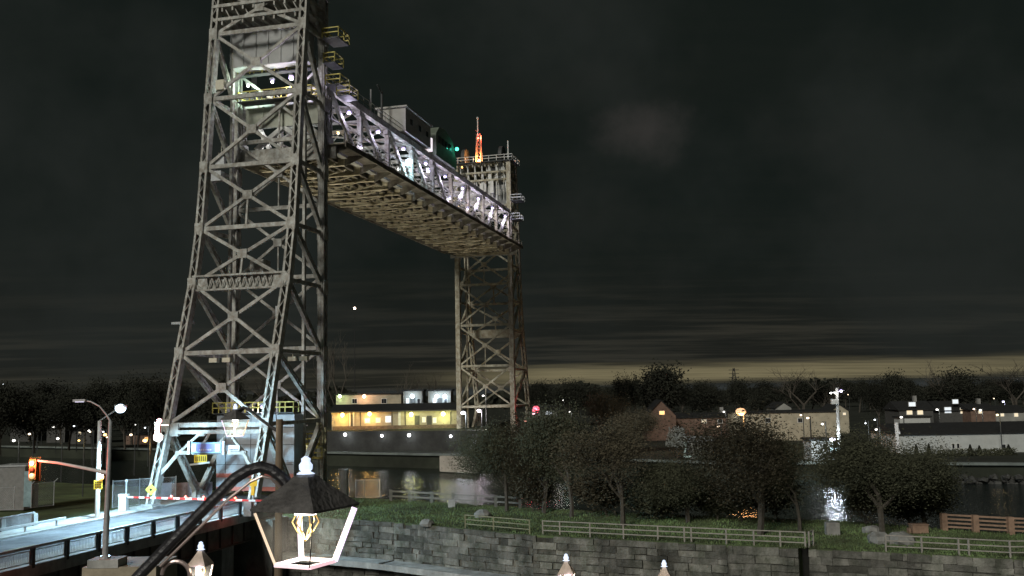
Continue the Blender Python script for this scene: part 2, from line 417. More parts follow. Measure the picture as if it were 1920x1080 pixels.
    for v in (1.6, 9.4):
        for uu in (-.2,):
            mb = MB(); c = T(uu-.9, v, 57.3); mb.cyl(c-VD*.35, c+VD*.35, 2.0, 28); mb.build('sheave_wheel', steel_dk, root)
            mb = MB()
            for k in range(6): mb.cyl(T(1.0, v-.3+.12*k, 45.5), T(1.0, v-.3+.12*k, 57.3), .03, 5)
            mb.build('hoist_rope', steel_dk, root)
    return root, T
nt_root, TN = tower('near_bridge_tower', 'tall grey steel lattice tower of the lift bridge nearest the camera', 0, 1, steel)
ft_root, TF = tower('far_bridge_tower', 'distant warm-lit lattice tower of the lift bridge across the canal', LSP, -1, steel_far, False)
# concrete pier under the near tower, far pier
for rt_, T_, lb in ((nt_root, TN, 1), (ft_root, TF, 0)):
    mb = MB(); mb.box(T_(-7, 5.5, -5.2), (19, 17, 7.0), UD); mb.build('pier', concrete, rt_)

def railing(mb, pts, h=1.1, step=1.5, r=.035, rails=(.55, 1.1)):
    pts = [Vector(p) for p in pts]
    for a, b in zip(pts[:-1], pts[1:]):
        for rz in rails: mb.beam(a+Vector((0, 0, rz*h/1.1)), b+Vector((0, 0, rz*h/1.1)), r*2)
        n = max(1, int((b-a).length/step))
        for k in range(n+1):
            q = a+(b-a)*k/n; mb.beam(q, q+Vector((0, 0, h)), r*2)
def platform(T, root, u0, u1, v0, v1, z, m=paint_y, nm='platform'):
    mb = MB(); mb.box(T((u0+u1)/2, (v0+v1)/2, z-.06), (abs(u1-u0), abs(v1-v0), .12), UD)
    o = mb.build(nm, steel_dk, root)
    mb = MB(); railing(mb, [T(u0, v0, z), T(u0, v1, z), T(u1, v1, z), T(u1, v0, z), T(u0, v0, z)], r=.05)
    mb.build('railing', m, o)
# near tower platforms: yellow walkways off the canal leg and at the machinery level
platform(TN, nt_root, -1.5, 1.5, -2.6, -.6, 50.2)
platform(TN, nt_root, -1.2, 1.2, -2.0, -.6, 47.4)
platform(TN, nt_root, -.6, 2.0, -2.4, -.6, 45.0)
platform(TN, nt_root, .2, 2.6, -3.2, -1.6, 43.9)
platform(TN, nt_root, -5.0, 1.0, -2.0, 13.0, 56.2)
platform(TN, nt_root, -1.3, .4, .8, 10.2, 43.8)
platform(TN, nt_root, -1.3, -.4, .8, 10.2, 47.0)
platform(TN, nt_root, -5.2, -4.0, .8, 10.4, 8.0)
platform(TF, ft_root, -5.0, 1.0, -1.0, 12.0, 56.0, paint_w)
platform(TF, ft_root, -1.5, 1.5, -2.8, -.6, 47.6, galv)
platform(TF, ft_root, -1.5, 1.5, -2.4, -.6, 43.8, galv)
mb = MB(); mb.box(TF(-2.5, 2.8, 54.2), (3, 4.4, 3.0), UD); mb.build('machine_cabin', paint_w, ft_root)
mb = MB(); mb.box(TF(-1.0, 3.4, 54.4), (.05, 1.0, 1.6), UD); mb.build('window', glass_dk, ft_root)
for k in range(8):
    mb = MB(); mb.box(TF(-.2+rnd.uniform(-.5, .5), rnd.uniform(0, 6), rnd.uniform(46, 53)), (.6, .7, rnd.uniform(.8, 2.5)), UD); mb.build('equipment_box', paint_w, ft_root)
mb = MB()
for k in range(14): mb.beam(TF(-.1, .4+.75*k, 48), TF(-.1, .4+.75*(k if k % 2 else k+1), 55.5), .16)
mb.build('fascia_frame', paint_w, ft_root)
# small cabin and instrument boxes on the near tower
mb = MB(); mb.box(TN(-4.6, 5.2, 23.4), (1.6, 1.6, 2.2), UD); mb.box(TN(-4.6, 5.2, 22.2), (2.2, 2.2, .15), UD); mb.build('equipment_cabin', steel, nt_root)
mb = MB(); mb.box(TN(-8.0, .9, 18.5), (.5, .9, 1.1), UD); mb.cyl(TN(-8.0, .9, 13), TN(-8.0, .9, 18), .07); mb.build('junction_box', galv, nt_root)
mb = MB(); mb.box(TN(-8.9, 11.8, 17.6), (.6, 2.4, .25), UD); mb.build('bracket', galv, nt_root)
def flood(root, pos, m, size=(.5, .9, .45), nm='floodlight', aim=None):
    mb = MB(); mb.box(pos, size, UD); mb.beam(pos, Vector(pos)+Vector((0, 0, .5)), .06); return mb.build(nm, m, root)
pale = mat('pale_housing', (.6, .58, .45), .5, .1)
for v in (7.1, 5.6): flood(nt_root, TN(-10.4, v, 13.5), pale)
for v in (.2, -1.1): flood(nt_root, TN(-9.0+3, v+.3, 13.6), pale)
for px, d in (((470, 292), 0), ((420, 135), 0)):
    pass
flood(nt_root, TN(-5.9, 9.6, 44.3), pale, (.4, 1.0, 1.1)); flood(nt_root, TN(-6.0, 9.4, 35.6), galv, (.4, 1.1, .9)); flood(nt_root, TN(-6.0, 9.7, 33.9), galv, (.8, 1.2, 1.1))

# ------------------------------------------------------------------ lift span
PU, P0u, ZB, HT = 9.105, 10.535, 38.33, 7.05
span = thing('lift_span', B(LSP/2, 5.5, 36), 'long steel truss lift span raised high between the two towers', 'bridge span')
US = [P0u+PU*i for i in range(-1, 9)]
for v, side_ in ((0, -1), (Wd, 1)):
    mb = MB(); mb.beam(B(US[0]-.6, v, ZB), B(US[-1]+.6, v, ZB), .7, .8); mb.build('bottom_chord', steel, span)
    mb = MB(); mb.beam(B(US[0]-.3, v, ZB+HT), B(US[-1]+.3, v, ZB+HT), .75, .8); mb.build('top_chord', steel, span)
    for i, u in enumerate(US):
        mb = MB(); lattice(mb, B(u, v, ZB), B(u, v, ZB+HT), .65 if i not in (0, 9) else .95, .55, UD, .55, lace=.1); 
        mb.box(B(u, v, ZB+HT-.6), (1.5, .62, .9), UD); mb.box(B(u, v, ZB+.6), (1.5, .62, .9), UD)
        mb.build('vertical', steel_far if i > 4 else steel, span)
        if i < 9:
            mb = MB(); u2 = US[i+1]
            a, b_ = ((u, ZB+HT), (u2, ZB)) if i < 5 else ((u, ZB), (u2, ZB+HT))
            if i == 0: a, b_ = (u, ZB+HT), (u2, ZB)
            lattice(mb, B(a[0], v, a[1]), B(b_[0], v, b_[1]), .55, .4, VD.cross(B(b_[0], v, b_[1])-B(a[0], v, a[1])), .6, lace=.09)
            mb.build('diagonal', steel, span)
            mb = MB(); mb.beam(B((u+u2)/2, v, ZB), B((u+u2)/2, v, ZB+HT*.5), .22); mb.beam(B(u, v, ZB+HT*.5), B(u2, v, ZB+HT*.5), .16); mb.build('sub_strut', steel, span)
deckm = mat('deck_steel', (.17, .16, .125), .7, .3, .6, .3, c2=(.07, .06, .05))
deckp = mat('web_painted_light', (.50, .46, .34), .7, .3, .6, c2=(.25, .21, .13))  # light on the floor beam webs put into a paler steel colour
for i in range(len(US)):
    for hf in (0, .5):
        if i == 9 and hf: continue
        u = US[i]+PU*hf; mb = MB()
        mb.box(B(u, 5.5, 37.55), (.12, 11, 1.15 if not hf else .8), UD); mb.box(B(u, 5.5, 36.95 if not hf else 37.12), (.5, 11, .07), UD)
        mb.build('floor_beam', deckp, span)
        for sgn, v in ((-1, 0), (1, Wd)):
            mb = MB(); a = B(u, v, 38.2); b_ = B(u, v+sgn*2.4, 38.2)
            mb.add([B(u-.05, v, 38.2), B(u-.05, v+sgn*2.4, 38.2), B(u-.05, v+sgn*2.4, 37.9), B(u-.05, v, 37.0),
                    B(u+.05, v, 38.2), B(u+.05, v+sgn*2.4, 38.2), B(u+.05, v+sgn*2.4, 37.9), B(u+.05, v, 37.0)],
                   [(0, 1, 2, 3), (7, 6, 5, 4), (0, 4, 5, 1), (1, 5, 6, 2), (2, 6, 7, 3), (3, 7, 4, 0)])
            mb.build('sidewalk_bracket', deckm, span)
for k in range(9):
    mb = MB(); v = .9+1.15*k; mb.box(B((US[0]+US[-1])/2, v, 37.75), (US[-1]-US[0], .1, .6), UD); mb.box(B((US[0]+US[-1])/2, v, 37.45), (US[-1]-US[0], .3, .05), UD)
    mb.build('stringer', deckm, span)
mb = MB()
for i in range(len(US)-1):
    for k in range(3):
        for sgn in (-1, 1): mb.beam(B(US[i]+PU*k/3, 5.5-sgn*5, 37.0), B(US[i]+PU*(k+1)/3, 5.5+sgn*5 if False else 5.5, 37.0), .14)
mb.build('lateral_bracing', deckp, span)
mb = MB(); mb.box(B((US[0]+US[-1])/2, 5.5, 38.14), (US[-1]-US[0]+1, 10.4, .1), UD); mb.build('deck', deckm, span)
for sgn, v in ((-1, -1.5), (1, 12.5)):
    mb = MB(); mb.box(B((US[0]+US[-1])/2, v, 38.25), (US[-1]-US[0]+2, 2.1, .12), UD)
    mb.box(B((US[0]+US[-1])/2, v+sgn*1.1, 38.15), (US[-1]-US[0]+2, .14, .6), UD); sidewalk = mb.build('sidewalk', deckm, span)
    mb = MB(); railing(mb, [B(US[0]-.5, v+sgn*1.05, 38.3), B(US[-1]+.5, v+sgn*1.05, 38.3)], step=2.2, r=.03, rails=(.35, .7, 1.1)); mb.build('railing', steel_far, sidewalk)
# top laterals, sway frames and the walkway on the near top chord
for i, u in enumerate(US):
    mb = MB(); mb.beam(B(u, 0, ZB+HT), B(u, Wd, ZB+HT), .4, .5); mb.beam(B(u, 0, ZB+HT-1.6), B(u, Wd, ZB+HT-1.6), .25, .3)
    for k in range(8):
        mb.beam(B(u, Wd*k/8, ZB+HT-(0 if k % 2 else 1.6)), B(u, Wd*(k+1)/8, ZB+HT-(1.6 if k % 2 else 0)), .14)
    for v, sg2 in ((0, 1), (Wd, -1)): mb.beam(B(u, v, ZB+HT-3.2), B(u, v+sg2*2.2, ZB+HT-1.6), .22)
    mb.build('sway_frame', steel, span)
    if i < 9:
        mb = MB(); mb.beam(B(u, 0, ZB+HT), B(US[i+1], Wd, ZB+HT), .22); mb.beam(B(u, Wd, ZB+HT), B(US[i+1], 0, ZB+HT), .22); mb.build('top_lateral', steel, span)
mb = MB(); mb.box(B(US[0]+26, .4, ZB+HT+.55), (54, 1.2, .1), UD); wk = mb.build('walkway', steel, span)
mb = MB(); railing(mb, [B(US[0]-1, -.2, ZB+HT+.6), B(US[0]+53, -.2, ZB+HT+.6)], r=.03, step=1.8); mb.build('railing', steel, wk)
# near end portal plate and bent members, the light on them painted in
mb = MB(); mb.box(B(.9, 5.5, 42.3), (.3, 9.6, 2.6), UD)
for v in (3, 5.5, 8): mb.box(B(.7, v, 42.3), (.12, .15, 2.6), UD)
mb.build('portal_plate', mat('plate_painted_green_light', (.42, .44, .36), .6, .15, .5), span)
mb = MB(); mb.beam(B(.9, .5, 43.7), B(.9, 10.5, 43.7), .4, .5); mb.beam(B(1.0, 2.0, 38.5), B(1.0, 5.5, 41), .5); mb.beam(B(1.0, 9.0, 38.5), B(1.0, 5.5, 41), .5); mb.build('portal_brace', paint_w, span)
# end girder (deep plate) under the near end
for uu in (US[0]-.5, US[-1]+.5):
    mb = MB(); mb.box(B(uu, 5.5, 37.6), (.4, 13.5, 1.7), UD); mb.build('end_girder', steel, span)
# machine house, cab and mast on top
mhm = mat('machine_house_grey', (.36, .36, .34), .7, .15, .6)
mh = MB(); mh.box(B(30.0, 1.4, 48.0), (10.5, 4.2, 3.4), UD); mho = mh.build('machine_house', mhm, span)
mb = MB(); mb.box(B(30.0, 1.4, 49.8), (11.1, 4.8, .22), UD); mb.build('roof', mhm, mho)
for uu in (27, 30.5, 33.6):
    mb = MB(); mb.box(B(uu, -.73, 48.1), (.9, .06, .8), UD); mb.build('window', glass_dk, mho)
mb = MB(); mb.box(B(35.6, -.2, 47.0), (.5, 1.2, 2.0), UD); mb.build('lit_panel', emat('lit_panel', (1, .9, .95), .9), mho)
cabm = mat('cab_green', (.16, .19, .15), .7, .25, .8)
mb = MB(); pts = []
n = 8
arc = [(37.5, 45.8), (37.5, 49.3), (39.0, 50.6), (42.0, 50.9), (45.5, 50.0), (47.5, 47.6), (47.5, 45.8)]
k = len(arc); mb.add([B(a, -.8, z) for a, z in arc]+[B(a, 3.6, z) for a, z in arc], [tuple(range(k)), tuple(range(k, 2*k))[::-1]]+[(i, i+k, (i+1) % k+k, (i+1) % k) for i in range(k)])
cab = mb.build('operator_cab', cabm, span)
for k2 in range(4):
    mb = MB(); mb.box(B(39.0+1.7*k2, -.86, 48.6), (1.1, .06, 1.1), UD); mb.build('window', glass_dk, cab)
mb = MB(); mb.ball(B(46.3, -1.3, 48.9), .30); gl = mb.build('signal_lamp', emat('green_lamp', (.05, 1, .62), 3), span)
light(gl, B(46.3, -2.2, 48.9), 40, (.1, 1, .65), .3)
mb = MB(); mb.cyl(B(15.2, .5, 45.5), B(15.2, .5, 49.4), .11); mb.build('mast', paint_w, span)
mb = MB(); mb.cyl(B(22.6, 2, 45.5), B(22.6, 2, 51.6), .16); mb.cyl(B(22.6, 2, 51.2), B(21.0, 2, 52.0), .1); mb.build('mast', steel_dk, span)
# lamps along the truss
vi = (.80, .72, 1.0); LV = emat('violet_white_lamp', (.55, .42, 1.0), 1.9); LC = emat('cyan_white_lamp', (.62, .86, 1.0), 5); LY = emat('amber_lamp', (1.0, .62, .2), 18)
LW = emat('white_lamp', (1, .97, .9), 18)
def slamp(u, v, z, m, r, e, c, root=span):
    mb = MB(); mb.box(B(u, v, z+.28), (.5, .4, .2), UD); h = mb.build('lamp', galv, root)
    mb = MB(); mb.ball(B(u, v, z), r, 10, 6, .75); b = mb.build('bulb', m, h)
    light(h, B(u, v-.0, z-r-.15), e, c, r); return h
for i in range(-1, 8):
    slamp(P0u+PU*(i+.5), -.55, 43.6, LV, .27 if i < 3 else .25, 560 if i < 4 else 850, vi)
    if i % 2: slamp(P0u+PU*(i+.45), 9.8, 41.0, LW, .15, 380, (.95, .97, 1))
slamp(P0u+PU*1.72, -.6, 42.2, LC, .55, 1300, (.55, .85, 1)); slamp(P0u+PU*2.62, -.55, 42.7, LV, .3, 200, vi)
slamp(P0u-.1*PU, -.55, 40.2, LV, .17, 140, vi); slamp(P0u+PU*4.8, -.55, 40.6, LV, .2, 350, vi); slamp(P0u+PU*3.75, -.55, 40.6, LV, .2, 250, vi)
for i, e in ((0.6, 200), (3.0, 250), (6.4, 400)): slamp(P0u+PU*i, 5.5, 44.2, LY if i != 3.0 else LW, .14, e, (1, .75, .45) if i != 3.0 else (1, 1, .95))
# lamps of the near tower machinery level
def tlamp(root, pos, m, r, e, c):
    mb = MB(); mb.box(Vector(pos)+Vector((0, 0, .3)), (.45, .4, .2), UD); h = mb.build('lamp', galv, root)
    mb = MB(); mb.ball(pos, r, 10, 6); mb.build('bulb', m, h); light(h, Vector(pos)+Vector((0, 0, -r-.2)), e, c, r)
tlamp(nt_root, TN(-1.6, 3.2, 45.9), LV, .30, 700, vi); tlamp(nt_root, TN(-1.2, 5.8, 45.8), LV, .2, 350, (1, .85, .7)); tlamp(nt_root, TN(-1.2, 8.9, 45.6), LW, .12, 500, (.7, 1, .85))
tlamp(nt_root, TN(-4.5, 4.9, 8.6), LV, .18, 500, vi)
# far tower beacons
mb = MB(); 
for dv in (-.35, .35):
    for du in (-.35, .35): mb.beam(TF(-1.5+du*1.6, 6.6+dv*1.6, 56), TF(-1.5+du*.9, 6.6+dv*.9, 62.2), .2)
for k in range(9): mb.beam(TF(-1.85, 6.45, 56+.8*k), TF(-1.15, 7.15, 56.8+.8*k), .1); mb.beam(TF(-1.15, 6.45, 56+.8*k), TF(-1.85, 7.15, 56.8+.8*k), .1)
mb.build('beacon_mast', mat('mast_painted_glow', (.42, .24, .17), .6, .2), ft_root)  # orange lamp light put into the mast colour
mb = MB(); mb.cyl(TF(-1.5, 6.8, 62), TF(-1.5, 6.8, 65.6), .12); mb.ball(TF(-1.5, 6.8, 65.8), .25); mb.build('antenna', paint_w, ft_root)
for pos, r, e in ((TF(-1.0, 6.5, 56.6), .3, 1500), (TF(-.5, 10.0, 55.6), .3, 800)):
    mb = MB(); mb.ball(pos, r); q = mb.build('beacon_lamp', emat('orange_lamp', (1, .42, .10), 14), ft_root); light(q, Vector(pos)+Vector((0, -.6, .5)), e, (1, .4, .12), .3)
mb = MB(); mb.ball(TF(-1.5, 6.8, 61.6), .22); q = mb.build('beacon_lamp', emat('red_beacon', (1, .15, .1), 4), ft_root); light(q, TF(-1.5, 6.0, 61.6), 500, (1, .15, .1), .3)
mb = MB(); mb.cyl(TF(-.5, .2, 55), TF(-.5, .2, 60.2), .14); mb.build('antenna', paint_w, ft_root)

# counterweight lowered between the tower legs, with red warning stripes
cw = thing('counterweight', TN(-3.5, 5.5, -.3), 'big grey concrete counterweight block with red bands, lowered inside the near tower', 'counterweight')
mb = MB(); mb.box(TN(-3.5, 5.5, 3.75), (2.6, 9.2, 8.0), UD); mb.build('block', mat('cw_grey', (.40, .42, .43), .8, .2, .5, .2), cw)
for z in (1.35, -.05):
    mb = MB(); mb.box(TN(-4.82, 5.5, z), (.06, 9.1, .42), UD); mb.build('warning_stripe', mat('red_band', (.62, .22, .17), .6, .2), cw)
mb = MB()
for z in (2.5, 4.6, 6.4): mb.box(TN(-4.82, 5.5, z), (.05, 9.1, .05), UD)
for v in (3, 6, 9): mb.box(TN(-4.82, v, 3.75), (.05, .05, 8), UD)
mb.build('joint_line', steel_dk, cw)

# portal frame over the road at the landward legs
pf = MB()
def LT(v, z, du=0):
    for k in range(8):
        if ZJ[k] >= z >= ZJ[k+1]:
            t = (z-ZJ[k+1])/(ZJ[k]-ZJ[k+1]); return TN(-(UJ[k+1]+(UJ[k]-UJ[k+1])*t)-du, v, z)
for z in (6.3,): pf.beam(LT(0, z), LT(Wd, z), .3, .4)
pf.beam(LT(1.6, 4.3), LT(9.4, 4.3), .3, .35)
for v0, v1 in ((0, 1.9), (11, 9.1)):
    pf.beam(LT(v0, 1.9), LT(v1, 4.3), .28, .35)
for a, b_ in ((9.1, 7.0), (7.0, 6.0), (1.9, 4.0)):
    pf.beam(LT(a, 4.3), LT(b_, 6.3), .22, .25)
pf.beam(LT(4.0, 6.3), LT(5.4, 4.4), .2, .2)
pf.box(LT(10.3, 6.5), (.3, 1.4, 1.2), UD); pf.box(LT(7.0, 6.2), (.3, .9, .6), UD)
pf.build('portal_frame', steel, nt_root)
# sign on the portal
sg_ = thing('portal_sign', LT(5.9, 4.2, .4), 'pale blue road name board hung on the portal frame', 'sign')
blue = mat('sign_blue', (.25, .45, .62), .5, .1); violet = mat('sign_face', (.20, .22, .48), .5, .1)
mb = MB(); mb.box(LT(5.8, 4.8, .5), (.2, 3.3, 1.05), UD); mb.build('board', blue, sg_)
mb = MB(); mb.box(LT(5.8, 4.8, .62), (.04, 2.0, .8), UD); mb.build('panel', violet, sg_)
mb = MB()
for zz, n_ in ((5.0, 9), (4.62, 7)):
    for k in range(n_): mb.box(LT(5.8+(k-n_/2+.5)*.2, zz, .66), (.02, .12, .15), UD)
mb.build('lettering', mat('sign_letter', (.6, .6, .75), .5, .1), sg_)
for v in (4.5, 7.1): mb = MB(); mb.box(LT(v, 4.8, .64), (.06, .5, .7), UD); mb.build('emblem_plate', paint_w, sg_)
for v in (3.9, 7.7): mb = MB(); mb.box(LT(v, 4.8, .5), (.3, .25, 1.3), UD); mb.build('end_plate', paint_w, sg_)
mb = MB(); mb.box(LT(2.8, 4.75, .45), (.05, 1.2, .55), UD); s2 = mb.build('small_sign', paint_w, None)
tag(s2, 'small white notice plate right of the blue board on the portal', 'sign')
mb = MB()
for zz in (4.88, 4.62):
    for k in range(6): mb.box(LT(2.8+(k-2.5)*.17, zz, .49), (.02, .1, .13), UD)
mb.build('lettering', mat('grey_letter', (.25, .25, .25), .5), s2)

# ------------------------------------------------------------------ flat ended sign helpers
def sign_board(name, p, wd, h, m, label, cat='sign', diamond=False, marks=None, post=None, facing=None):
    p = Vector(p); f = Vector(facing or (0, -1, 0)); sx = Vector((0, 0, 1)).cross(f).normalized(); up = Vector((0, 0, 1))
    a, b_ = (sx, up) if not diamond else ((sx+up).normalized(), (up-sx).normalized())
    root = thing(name, p+Vector((0, 0, -h/2 if not post else -post)), label, cat)
    mb = MB(); mb.box(p, (wd, .04, h), a, b_); mb.build('board', m, root)
    if marks:
        mb = MB()
        for (mx, mz, mw, mh) in marks: mb.box(p+f*.035+a*mx*wd+b_*mz*h, (mw*wd, .012, mh*h), a, b_)
        mb.build('lettering', mat('black_letter', (.02, .02, .02), .6), root)
    if post:
        mb = MB(); mb.cyl(p-f*.06+Vector((0, 0, h*.4)), p-f*.06+Vector((0, 0, -post)), .04); mb.build('post', galv, root)
    return root
row = lambda z, n, w_=.07, h_=.12: [((k-(n-1)/2)*w_*1.35, z, w_, h_) for k in range(n)]
signy = mat('sign_yellow', (.75, .55, .05), .5, .1, emit=(.9, .55, .05), es=.12)
# hung warning board beyond the portal
hb = thing('warning_board', P(377, 866, 104), 'yellow warning board hanging on a white bar inside the portal', 'sign')
mb = MB(); mb.box(P(376, 860, 104), (1.35, .06, .8)); mb.build('board', signy, hb)
mb = MB()
for k in range(6): mb.box(P(376, 860, 103.9)+Vector((-.5+.2*k, 0, .0)), (.06, .03, .5))
mb.build('lettering', mat('black_letter', (.02, .02, .02), .6), hb)
mb = MB(); mb.beam(P(344, 873, 104), P(393, 867, 104), .14, .18); mb.build('bar', paint_w, hb)
sign_board('diamond_sign', P(283, 918, 91), .75, .75, mat('sign_lime', (.6, .75, .08), .5, .1, emit=(.6, .8, .05), es=.15), 'yellow green diamond sign at the foot of the portal leg', diamond=True, marks=[(0, 0, .3, .3)])
# ------------------------------------------------------------------ approach railings
nr = thing('bridge_railing', B(-60, -1.1, ZR), 'near side road railing of dark posts and framed bar panels', 'railing')
zt = ZR+.15
mb = MB(); mb.beam(B(-125, -1.15, zt+1.15), B(-16, -1.15, zt+1.15), .16, .12); mb.beam(B(-125, -.95, zt+1.0), B(-16, -.95, zt+1.0), .08, .08); mb.build('top_rail', galv, nr)
k = 0; u = -16.0
while u > -100:
    mb = MB(); mb.box(B(u, -1.2, zt+.45), (.26, .22, 1.3), UD); mb.build('post', steel_dk, nr)
    mb = MB(); a, b_ = u-.22, u-2.98
    for z0, z1, ua, ub in ((zt+.16, zt+.16, a, b_), (zt+.92, zt+.92, a, b_), (zt+.16, zt+.92, a, a), (zt+.16, zt+.92, b_, b_)):
        mb.beam(B(ua, -1.15, z0), B(ub, -1.15, z1), .07)
    for j in range(1, 18): mb.beam(B(a+(b_-a)*j/18, -1.15, zt+.18), B(a+(b_-a)*j/18, -1.15, zt+.9), .026)
    mb.build('panel', galv, nr); u -= 3.2; k += 1
fr = thing('bridge_railing', B(-60, 13.2, ZR), 'far side road parapet of pale posts with fine bar infill', 'railing')
mb = MB(); mb.beam(B(-125, 13.2, zt+1.1), B(-28, 13.2, zt+1.1), .14, .1); mb.build('top_rail', galv, fr)
u = -28
while u > -110:
    mb = MB(); mb.box(B(u, 13.2, zt+.5), (.5, .35, 1.05), UD); mb.build('post', concrete_l, fr)
    mb = MB()
    for j in range(1, 26): mb.beam(B(u-.3-3.0*j/26, 13.2, zt), B(u-.3-3.0*j/26, 13.2, zt+1.05), .05)
    mb.beam(B(u-.3, 13.2, zt+.08), B(u-3.3, 13.2, zt+.08), .1); mb.build('panel', galv, fr); u -= 3.6
gr = thing('guard_rail', B(-60, 11.2, ZR), 'low pale pipe guard rail between the far sidewalk and the road', 'guard rail')
mb = MB(); mb.beam(B(-120, 10.9, zt+.55), B(-27, 10.9, zt+.55), .14, .18); mb.build('rail', paint_w, gr)
for k in range(26):
    mb = MB(); mb.box(B(-28-3.6*k, 10.95, zt+.25), (.12, .12, .6), UD); mb.build('post', galv, gr)

# barrier gate across the road
bgp = P(232, 936, 93); bgp.z = ZR+.15
gt = thing('barrier_gate', bgp, 'red and white striped barrier arm with red lamps across the road', 'barrier gate')
mb = MB(); mb.box(bgp+Vector((0, 0, .7)), (.7, .7, 1.4)); mb.box(bgp+Vector((0, 0, 1.45)), (.9, .5, .25)); mb.build('cabinet', paint_w, gt)
mb = MB(); mb.cyl(bgp+Vector((.1, .3, 0)), bgp+Vector((.1, .3, 2.6)), .07); mb.ball(bgp+Vector((.1, .3, 2.75)), .16); mb.build('bell_post', galv, gt)
a = P(240, 932, 92.5); b_ = P(492, 939, 84); mbw = MB(); n_ = 22
for k in range(n_): mbw.beam(a+(b_-a)*k/n_, a+(b_-a)*(k+1)/n_, .1, .16)
ao = mbw.build('arm', mat('gate_white', (.8, .8, .8), .5, .05), gt); ao.data.materials.append(paint_r)
for p_ in ao.data.polygons: p_.material_index = (p_.index//6) % 2
redm = emat('red_lamp', (1, .12, .06), 4)
for px_ in (327, 354, 388, 445):
    q = a+(b_-a)*((px_-240)/252.); q.z += .16
    mb = MB(); mb.ball(q, .11); o = mb.build('warning_lamp', redm, gt); light(o, q+Vector((0, -.4, .2)), 60, (1, .1, .05), .1)
# second gate and signal post right of the portal
sp2 = P(475, 938, 88); sp2.z = ZR
sgp = thing('signal_post', sp2, 'post with yellow signs standing right of the portal behind the lantern arm', 'signal post')
mb = MB(); mb.cyl(sp2, sp2+Vector((0, 0, 3.3)), .09); mb.box(sp2+Vector((-.45, 0, .7)), (.7, .6, 1.3)); mb.build('post', galv, sgp)
mb = MB(); mb.box(P(475, 905, 87.8), (.65, .06, .65)); mb.box(P(474, 920, 87.8), (.3, .06, .8)); mb.build('sign', signy, sgp)

# ------------------------------------------------------------------ road lights
def lamp_glow(root, p, m, r, e, c, nm='bulb', flat=.5):
    mb = MB(); mb.ball(p, r, 12, 8, flat); b = mb.build(nm, m, root)
    light(b, Vector(p)+Vector((0, 0, -r*flat-.1)), e, c, r); return b
D1 = 55
pb = P(197, 1047, D1); pt = P(208, 790, D1); pt.x = pb.x+.1
sgm = thing('traffic_signal_pole', pb, 'tall grey signal pole with a mast arm on a concrete block, lower left', 'signal pole')
mb = MB(); mb.tube([pb, (pb+pt)/2, pt], [.17, .14, .11], 10); mb.cyl(pb, pb+Vector((0, 0, .15)), .3); mb.build('pole', galv, sgm)
arm = [P(203, 887, D1), P(160, 878, D1), P(110, 868, D1), P(66, 863, D1)]
mb = MB(); mb.tube(arm, [.11, .09, .075, .06], 8); mb.build('mast_arm', paint_w, sgm)  # white here carries the street lamp's light on the arm
mb = MB(); mb.tube([pt, P(200, 778, D1), P(187, 762, D1), P(170, 753, D1), P(155, 751, D1)], [.07, .05, .045, .04, .04], 8); mb.build('lamp_arm', galv, sgm)
mb = MB(); mb.box(P(150, 751, D1), (.7, .3, .14)); h = mb.build('lamp_head', galv, sgm)
mb = MB(); mb.box(P(149, 753, D1), (.4, .22, .05)); mb.build('lens', emat('dim_lens', (.8, .75, 1), 3), h)
hd = P(63, 880, D1)
mb = MB(); mb.box(hd, (.38, .3, 1.15)); mb.box(hd+Vector((0, .18, 0)), (.6, .03, 1.35)); hh = mb.build('signal_head', mat('signal_yellow', (.22, .16, .04), .5, .1), sgm)
for dz, m_ in ((.36, emat('red_signal', (1, .10, .04), 1.9)), (-.02, mat('dark_lens', (.04, .03, .02), .3)), (-.36, emat('amber_signal', (1, .62, .2), .9))):
    mb = MB(); mb.ball(hd+Vector((0, -.16, dz)), .17); o = mb.build('lens', m_, hh)
light(hh, hd+Vector((0, -.6, .34)), 420, (1, .15, .08), .15)
# concrete block below it
bl = thing('concrete_block', pb+Vector((.3, .4, -6)), 'tan concrete pier block under the signal pole at bottom left', 'concrete block')
mb = MB(); mb.box(pb+Vector((1.0, 1.2, -3.0)), (4.1, 3.4, 5.2)); mb.build('block', mat('tan_concrete', (.38, .33, .24), .85, .25, .8, .3), bl)
mb = MB(); mb.box(pb+Vector((.1, .1, -.22)), (1.7, 1.3, .45)); mb.build('plinth', concrete_l, bl)
# second pole with the big cyan lamp
D2 = 88
qb = P(183, 940, D2); qb.z = ZR; qt = P(188, 789, D2); qt.x = qb.x
sl = thing('street_lamp', qb, 'bright cyan white street lamp on a pale pole beside the approach road', 'street lamp')
mb = MB(); mb.tube([qb, qt], [.22, .17], 12); mb.build('pole', paint_w, sl)
mb = MB(); mb.tube([qt, P(205, 777, D2-1), P(222, 766, D2-2)], .06, 8); mb.build('lamp_arm', galv, sl)
lp = P(226, 766, D2-2)
mb = MB(); mb.box(lp+Vector((0, 0, .22)), (.9, .45, .2)); h = mb.build('lamp_head', galv, sl)
mb = MB(); mb.ball(lp, .46, 12, 8, .85); bb = mb.build('bulb', emat('big_lamp', (.62, .82, 1), 5), sl); light(bb, lp+Vector((0, 0, -.6)), 24000, (.46, .77, 1.0), .4, spot=164, to=lp+Vector((6.5, .5, -10))).data.spot_blend = .25
mb = MB(); mb.box(P(184, 909, D2-1), (.75, .06, .8)); yb = mb.build('warning_sign', signy, sl)
mb = MB()
for zz in (.2, 0, -.2):
    for k in range(4): mb.box(P(184, 909, D2-1.05)+Vector((-.22+.15*k, 0, zz)), (.09, .02, .12))
mb.build('lettering', mat('black_letter', (.02, .02, .02), .6), yb)
mb = MB(); mb.ball(P(190, 895, D2-1), .26); o = mb.build('amber_beacon', emat('beacon_amber', (1, .5, .08), 2.2), sl)
